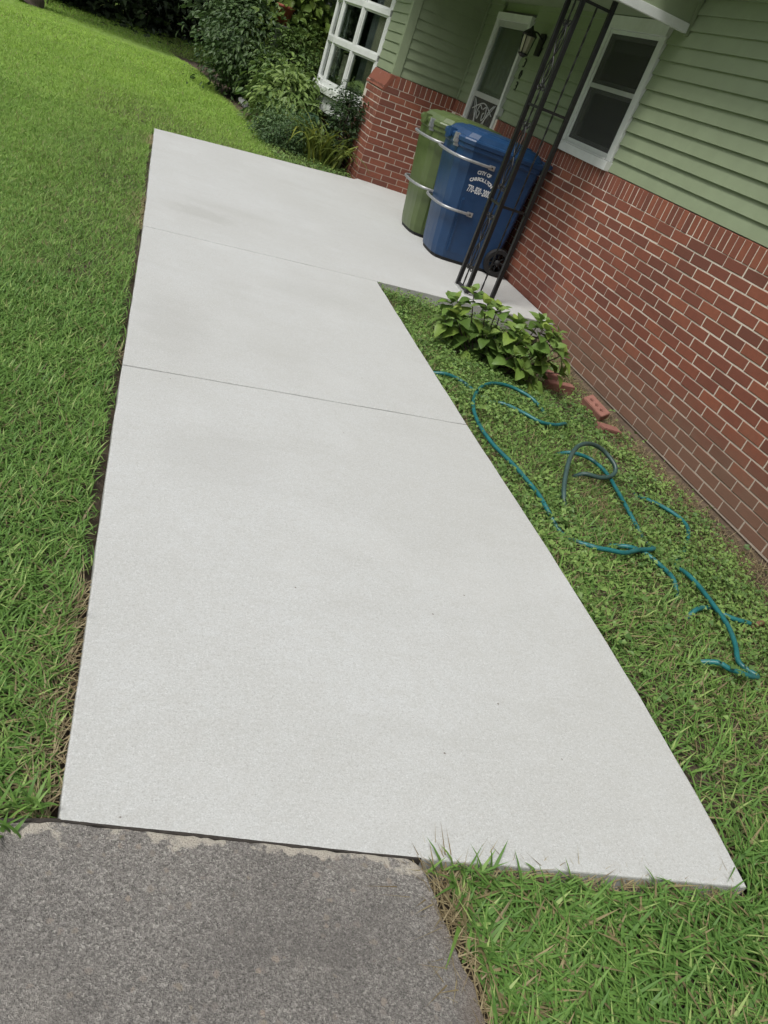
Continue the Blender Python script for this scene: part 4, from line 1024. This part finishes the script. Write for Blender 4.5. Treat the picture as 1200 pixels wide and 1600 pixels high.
V, Fc, C = join([sprig(-2.66, -4.262, 16, (.035,.075)), sprig(-2.60, -4.275, 12, (.03,.085)), sprig(-2.50, -4.285, 7, (.03,.06)), sprig(-2.37, -4.30, 6, (.03,.055)), sprig(-2.12, -4.325, 6, (.03,.06)), sprig(-3.52, -3.52, 3, (.05,.09)), sprig(-3.56, -4.10, 22, (.03,.07)), sprig(-3.60, -4.16, 14, (.04,.08))])
tag(np_mesh('edge_tufts', V, Fc, MT['grass'], C), kind='stuff')
# dead straw along the cut edges and at the foot of the wall
def straw(x, y, n_h=(.03,.08)):
    n = len(x); P = np.stack([x, y, ground_z(x, y) - 0.004], 1)
    c = mixcol((0.20,0.15,0.08), (0.42,0.36,0.21), rng.random(n))
    return blades(P, rng.uniform(*n_h, n), rng.uniform(.002,.0045, n), rng.uniform(0, 6.283, n), rng.uniform(.6, 2.2, n), rng.uniform(.2, 1.2, n), c, None, 2)
y = rng.uniform(-4.15, 3.9, 5200); x = left_x(y) - np.abs(rng.normal(0, .035, len(y))) - 0.012
k = cnoise(x*0, y, 0.5, 21) + 0.5*cnoise(x*0, y, 1.7, 22) > 0.05; x1, y1 = x[k], y[k]
x2 = -np.abs(rng.normal(0.16, .16, 5200)) - 0.03; y2 = rng.uniform(-3.9, 0.55, 5200)
x3 = rng.normal(-0.98, .12, 900); y3 = rng.normal(-2.16, .16, 900)
x6 = rng.uniform(-1.72, -0.1, 5200); y6 = rng.uniform(-3.8, 0.4, 5200); k = (cnoise(x6, y6, 0.9, 51) > -0.1) & ~on_slab(x6, y6, .02); x6, y6 = x6[k], y6[k]
x4 = rng.normal(-2.70, .035, 700); y4 = rng.uniform(-5.0, -4.25, 700)
x5 = rng.uniform(-2.7, -1.85, 420); y5 = front_y(x5) - np.abs(rng.normal(0.02, .012, 420))
V, Fc, C = join([straw(x6, y6, (.02,.07)), straw(x1, y1, (.02,.06)), straw(x2, y2, (.02,.07)), straw(x3, y3, (.02,.05)), straw(x4, y4, (.02,.06)), straw(x5, y5, (.02,.05))])
tag(np_mesh('dead_straw', V, Fc, MT['grass'], C), kind='stuff')
# low broad-leaved weeds in the bed
x, y = scatter(-1.74, -0.02, -3.9, 0.62, 8500)
dens = np.clip(0.50 + 0.62*cnoise(x, y, 0.7, 31) + 0.55*cnoise(x, y, 2.1, 33), 0.06, 1)*np.clip((-x - 0.07)/0.26, 0.06, 1)*np.clip((y + 3.9)/1.2, 0.12, 1)
hol = np.exp(-(((x + 1.0)/.22)**2 + ((y + 2.12)/.2)**2)); dens *= 1 - 0.85*hol
k = ~on_slab(x, y, 0.015) & (rng.random(len(x)) < dens); x, y = x[k], y[k]; n = len(x)
xb, yb = scatter(-2.15, -0.98, 4.3, 6.6, 2600); kb = ~on_slab(xb, yb, 0.01) & (xb > -1.50 - 0.1*yb); x = np.concatenate([x, xb[kb]]); y = np.concatenate([y, yb[kb]]); n = len(x)
hgt = rng.uniform(.008, .070, n)*np.clip(0.8 + 0.5*cnoise(x, y, 1.2, 35), .3, 1.5)
P = np.stack([x, y, ground_z(x, y) + hgt], 1)
N = np.stack([rng.normal(0, .42, n), rng.normal(-.1, .42, n), np.ones(n)], 1); az = rng.uniform(0, 6.283, n)
T = np.stack([np.cos(az), np.sin(az), rng.normal(0, .3, n)], 1)
ln = rng.uniform(.010, .028, n)*np.where(rng.random(n) < .12, 1.5, 1)
c = mixcol((0.085,0.165,0.045), (0.23,0.35,0.095), np.clip(0.5 + 0.6*cnoise(x, y, 1.1, 37) + rng.normal(0, .30, n), 0, 1))
tag(np_mesh('broadleaf_weeds', *leaves(P, N, T, ln, ln*rng.uniform(.55, .95, n), c)[:2], MT['leaf'], np.repeat(c, 5, 0)), kind='stuff')

# ------------------------------------------------------------------ hydrangea: each leaf a part
hyd = empty('hydrangea_shrub'); hyd.location = (-1.02, -0.48, -0.13); tag(hyd, 'bushy hydrangea with large bright green leaves growing at the end of the porch slab', 'shrub')
def hyd_leaf(seed):
    r = random.Random(seed); V = []; Fs = []; n_ = 6
    for i in range(n_ + 1):
        t = i / n_; w = 0.42*math.sin(math.pi*min(1, t**0.78))**0.85*(1 - .15*t) if 0 < t < 1 else 0.0
        sag = -0.34*t*t + 0.16*t; ser = 1 + (0.06 if i % 2 else -0.04)
        V += [(t, -w*ser, sag + w*0.32 + r.uniform(-.012,.012)), (t, 0, sag), (t, w*ser, sag + w*0.32 + r.uniform(-.012,.012))]
    for i in range(n_):
        a = 3*i; Fs += [(a, a+1, a+4, a+3), (a+1, a+2, a+5, a+4)]
    me = bpy.data.meshes.new('leaf'); me.from_pydata(V, [], Fs); me.materials.append(MT['hyd']); me.polygons.foreach_set('use_smooth', [True]*len(Fs)); return me
HL = [hyd_leaf(s) for s in range(5)]
HT = [m_.copy() for m_ in HL]
for m_ in HT: m_.materials.clear(); m_.materials.append(MT['hydtip'])
st = MB(); nleaf = 0
tips = []
for (cx_, cy_, cz_, rx_, ry_, rz_, m_) in ((-0.25,0.12,0.17,.23,.19,.34,17), (0.18,-0.06,0.12,.26,.24,.31,19)):
    q = 0
    while q < m_:
        d_ = Vector((random.gauss(0,1), random.gauss(-.15,1), random.gauss(.45,1))).normalized()
        if d_.z < -0.45: continue
        p = (cx_ + d_.x*rx_, cy_ + d_.y*ry_, max(0.07, cz_ + d_.z*rz_))
        if min([math.dist(p, t_) for t_ in tips] or [1]) < 0.085 and random.random() < .85: continue
        tips.append(p); q += 1
for tx, ty, tz in tips:
    b0 = Vector((tx*0.35 + random.uniform(-.05,.05), ty*0.35 + random.uniform(-.05,.05), -0.02)); tp = Vector((tx, ty, tz))
    mid = (b0 + tp)/2 + Vector((tx*0.10, ty*0.10, 0.04)); path = spline([b0, mid, tp], 6); st.tube(path, [0.006 - 0.003*k/(len(path)-1) for k in range(len(path))], 6)
    axis_ = (path[-1] - path[-4]).normalized(); axis_ = (axis_ + Vector((0,0,.9))).normalized(); qa = Vector((0,0,1)).rotation_difference(axis_)
    ph = random.uniform(0, 3.14)
    for lev, (f, size, tilt) in enumerate(((1.0, 0.070, 0.95), (0.97, 0.105, 0.45), (0.84, 0.130, 0.05), (0.62, 0.130, -0.25))):
        p = path[int(f*(len(path)-1))]
        for q in range(2):
            a = ph + lev*math.pi/2 + q*math.pi + random.uniform(-.3,.3); s_ = size*random.uniform(.75, 1.15)
            o = link(bpy.data.objects.new('leaf', (HT if lev < 1 or (lev == 1 and random.random() < .35) else HL)[nleaf % 5]), hyd); nleaf += 1
            rot = qa @ Euler((random.uniform(-.3,.3), -(tilt + random.uniform(-.3,.25)), a)).to_quaternion()
            o.rotation_mode = 'QUATERNION'; o.rotation_quaternion = rot
            o.location = p + rot @ Vector((0.008,0,0)); o.scale = (s_, s_*random.uniform(.9, 1.1), s_)
for k in range(10):
    a = random.uniform(0, 6.28); st.tube([(random.uniform(-.12,.12), random.uniform(-.12,.12), -.02), (0.2*math.cos(a), 0.2*math.sin(a), random.uniform(.08,.2))], 0.0035, 5)
st.build('stem', MT['bark'], hyd)

# ------------------------------------------------------------------ shrubs by the bay
def shrub(name, label, cat, c, rad, n, ln, wd, cols, stems=9, clumps=60, droop=0.2, base_z=0.0, group=None, shape=1.0):
    o = empty(name); o.location = (c[0], c[1], base_z); tag(o, label, cat, group)
    r = np.random.default_rng(abs(hash(label)) % 1000 if False else sum(map(ord, label)) % 9973)
    # clump centres over the crown
    u = r.normal(0, 1, (clumps, 3)); u /= np.linalg.norm(u, axis=1, keepdims=True); rr = r.uniform(.45, 1.0, clumps)**0.6
    cc = u*rr[:, None]*np.array(rad) + np.array([0, 0, c[2] - base_z]); cc[:, 2] = np.maximum(cc[:, 2], 0.05)
    ctone = r.random(clumps); csz = r.uniform(.14, .30, clumps)*np.mean(rad)
    ci = r.integers(0, clumps, n); P = cc[ci] + r.normal(0, 1, (n, 3))*csz[ci][:, None]*np.array([1, 1, .8])
    P[:, 2] = np.maximum(P[:, 2], 0.02)
    out = P - np.array([0, 0, c[2] - base_z]); out /= np.linalg.norm(out, axis=1, keepdims=True) + 1e-6
    N = out*0.5 + np.array([0, 0, .8]) + r.normal(0, .45, (n, 3)); T = out + np.array([0, 0, -droop]) + r.normal(0, .55, (n, 3))
    t = np.clip(ctone[ci]*0.6 + r.normal(.2, .2, n), 0, 1)
    col = mixcol(cols[0], cols[1], t)
    l_ = r.uniform(*ln, n); v, f, cl = leaves_fine(P, N, T, l_, l_*r.uniform(*wd, n), col)
    np_mesh('foliage', v, f, MT['leaf'], cl, o)['kind'] = 'stuff'
    mb = MB(); rn = random.Random(5)
    for k in range(stems):
        e = cc[rn.randrange(clumps)]; s0 = Vector((rn.uniform(-.15,.15)*rad[0], rn.uniform(-.15,.15)*rad[1], -0.05))
        pth = spline([s0, s0*0.5 + Vector(e)*0.5 + Vector((0,0,.1)), Vector(e)], 5); mb.tube(pth, [0.016*(1 - .75*q/(len(pth)-1)) for q in range(len(pth))], 6)
    mb.build('stem', MT['bark'], o); return o
shrub('camellia_shrub', 'dense dark evergreen shrub with small glossy leaves at the lawn edge', 'shrub', (-1.98, 9.5, 0.78), (0.74, 0.8, 0.85), 8000, (.06,.10), (.4,.55), ((0.034,0.070,0.025), (0.115,0.180,0.065)), 10, 90)
shrub('tall_shrub', 'tall loose shrub with pale green leaves behind the dark evergreen', 'shrub', (-2.15, 11.2, 1.7), (0.85, 0.8, 1.15), 3800, (.09,.16), (.42,.6), ((0.045,0.085,0.028), (0.14,0.20,0.10)), 12, 70)
shrub('hibiscus_shrub', 'broad leaved bright green shrub rising beside the bay window', 'shrub', (-1.45, 9.75, 1.55), (0.55, 0.8, 1.1), 3400, (.10,.17), (.65,.9), ((0.055,0.105,0.022), (0.19,0.27,0.055)), 10, 60)
shrub('feathery_shrub', 'mid green feathery shrub filling the gap under the bay window', 'shrub', (-1.50, 8.5, 0.60), (0.42, 0.6, 0.65), 4200, (.05,.09), (.35,.5), ((0.050,0.100,0.024), (0.14,0.21,0.055)), 10, 60)
shrub('perilla_clump', 'yellow green herb clump with long drooping leaves in front of the shrubs', 'plant', (-1.62, 7.30, 0.36), (0.46, 0.80, 0.40), 2200, (.09,.15), (.28,.42), ((0.075,0.140,0.034), (0.22,0.31,0.085)), 16, 60, 0.5)
shrub('bluish_shrub', 'low bluish green small leaved shrub at the far edge of the slab', 'shrub', (-1.78, 5.95, 0.16), (0.34, 0.55, 0.24), 4200, (.025,.05), (.4,.6), ((0.045,0.095,0.032), (0.125,0.20,0.075)), 12, 60)
shrub('rose_bush', 'sparse dark rose bush climbing against the bay window skirt', 'shrub', (-1.08, 5.75, 0.42), (0.16, 0.40, 0.50), 2200, (.03,.06), (.5,.7), ((0.020,0.042,0.015), (0.055,0.10,0.033)), 16, 40)

# palmate plant: separate leaves
pal = empty('palmate_plant'); pal.location = (-1.50, 6.15, 0.0); tag(pal, 'plant with large dark hand shaped leaves between the herbs and the strap leaves', 'plant')
mb = MB(); pl_me = []
for s_ in range(2):
    m_ = hyd_leaf(90 + s_); m_ = m_.copy(); m_.name = 'leaflet'; m_.materials.clear(); m_.materials.append(MT['palm']); pl_me.append(m_)
for (x, y, z) in ((-0.06,-0.05,0.36), (0.08,-0.12,0.28), (-0.14,0.05,0.30), (0.10,0.08,0.42)):
    mb.tube(spline([(0,0,-.04), (x*.4, y*.4, z*.6), (x, y, z)], 5), 0.006, 6)
    for k in range(6):
        a = k*math.pi*2/6 + x*9; s_ = random.uniform(.13,.18)
        o = link(bpy.data.objects.new('leaf', pl_me[k % 2]), pal); o.location = (x, y, z); o.rotation_euler = (0, 0.25 + random.uniform(0,.3), a); o.scale = (s_, s_*0.62, s_)
mb.build('stem', MT['stem'], pal)
# daylily: strap leaves, each a part
lily = empty('daylily_clump'); lily.location = (-1.22, 5.45, -0.03); tag(lily, 'daylily clump of long arching yellow green strap leaves against the brick wing', 'plant')
for k in range(120):
    a = random.uniform(0, 6.283); Lh = random.uniform(.55,.95); b0 = Vector((random.gauss(-.06,.17), random.gauss(0.10,.22), 0)); reach = random.uniform(.45,1.0)
    mb = MB(); row = []
    for i in range(8):
        t = i/7; c_ = b0 + Vector((math.cos(a), math.sin(a), 0))*(Lh*reach*t**1.3*0.85) + Vector((0,0,Lh*(0.95*t - 0.80*reach*t**2.4)))
        w = 0.015*(1 - t**2.5) + 0.001; s_ = Vector((-math.sin(a), math.cos(a), 0))*w
        row.append((c_ - s_ + Vector((0,0,.005)), c_, c_ + s_ + Vector((0,0,.005))))
    vs = [tuple(p) for r_ in row for p in r_]; fs = []
    for i in range(7): q = 3*i; fs += [(q,q+1,q+4,q+3), (q+1,q+2,q+5,q+4)]
    mb.add(vs, fs, True); mb.build('leaf', MT['lily'], lily)

# ------------------------------------------------------------------ trees, the wood behind, unseen woods added for shade
def tree(name, label, x, y, r, h, crown, n, seed, z0=-0.3):
    o = empty(name); o.location = (x, y, z0); tag(o, label, 'tree')
    rn = random.Random(seed); mb = MB()
    pts = [Vector((0,0,0)), Vector((0.03,0,.12)), Vector((0.05,0.02,0.5)), Vector((0.1,0.05,h*0.5)), Vector((0.15,0.1,h))]
    pth = spline(pts, 6); rad = [r*(1.35 if k < 3 else 1.12 if k < 7 else 1.0)*(1 - .55*k/len(pth)) for k in range(len(pth))]
    mb.tube(pth, rad, 16)
    for k in range(8):
        a = rn.uniform(0, 6.28); s0 = Vector((0.1,0.05,h*rn.uniform(.55,.98))); e = s0 + Vector((math.cos(a)*crown*.8, math.sin(a)*crown*.8, rn.uniform(.5, 2.0)))
        p2 = spline([s0, (s0+e)/2 + Vector((0,0,.4)), e], 5); mb.tube(p2, [r*.38*(1 - .8*q/len(p2)) for q in range(len(p2))], 8)
    mb.build('trunk', MT['bark'], o)
    rr = np.random.default_rng(seed); cl = 70
    u = rr.normal(0, 1, (cl, 3)); u /= np.linalg.norm(u, axis=1, keepdims=True)
    cc = u*rr.uniform(.4, 1, (cl, 1))*np.array([crown, crown, crown*.7]) + np.array([0, 0, h + crown*.55])
    ci = rr.integers(0, cl, n); P = cc[ci] + rr.normal(0, crown*.13, (n, 3)); N = rr.normal(0, .6, (n, 3)) + [0,0,1]; T = rr.normal(0, 1, (n, 3))
    l_ = rr.uniform(.14, .26, n); col = mixcol((0.03,0.06,0.018), (0.09,0.14,0.04), np.clip(rr.random(cl)[ci]*.6 + rr.random(n)*.4, 0, 1))
    v, f, c = leaves(P, N, T, l_, l_*.6, col); np_mesh('crown', v, f, MT['leaf'], c, o)['kind'] = 'stuff'
    return o
tree('lawn_tree', 'thick brown tree trunk standing on the lawn at the upper left', -6.05, 15.7, 0.30, 4.6, 2.6, 9000, 11, -0.22)
def wood(name, boxes, n, ls, seed):
    rr = np.random.default_rng(seed); parts = []
    for (x0, x1, y0, y1, z0, z1, share) in boxes:
        m = int(n*share); cl = 150
        cc = np.stack([rr.uniform(x0, x1, cl), rr.uniform(y0, y1, cl), rr.uniform(z0, z1, cl)], 1); sz = rr.uniform(.35, .9, cl)
        ci = rr.integers(0, cl, m); P = cc[ci] + rr.normal(0, 1, (m, 3))*sz[ci][:, None]; P[:, 2] = np.maximum(P[:, 2], -0.25)
        N = rr.normal(0, .6, (m, 3)) + [0,-.2,.8]; T = rr.normal(0, 1, (m, 3)); l_ = rr.uniform(*ls, m)
        col = mixcol((0.016,0.030,0.012), (0.055,0.085,0.032), np.clip(rr.random(cl)[ci]*.55 + rr.random(m)*.45, 0, 1))
        parts.append(leaves(P, N, T, l_, l_*.55, col))
    v, f, c = join(parts); return tag(np_mesh(name, v, f, MT['leaf'], c), kind='stuff')
wood('background_hedge', [(-8,-3.6,18.6,21.5,0,3.2,.30), (-4.2,-1.0,21.6,25,0,4.0,.28), (-1.5,4,13.5,20,0,4.5,.20), (-13,-7.5,19.5,23,0,3.5,.15), (-6,4,26,28,1,7,.07)], 60000, (.12,.26), 3)
wood('background_and_shade_wood', [(-26,-8,26,32,0,10,.22), (-25,-18,-16,26,0,9,.48), (-16,10,-25,-19,0,7,.30)], 52000, (.5,1.1), 4)  # west and south stands are out of view, added to block low sky light
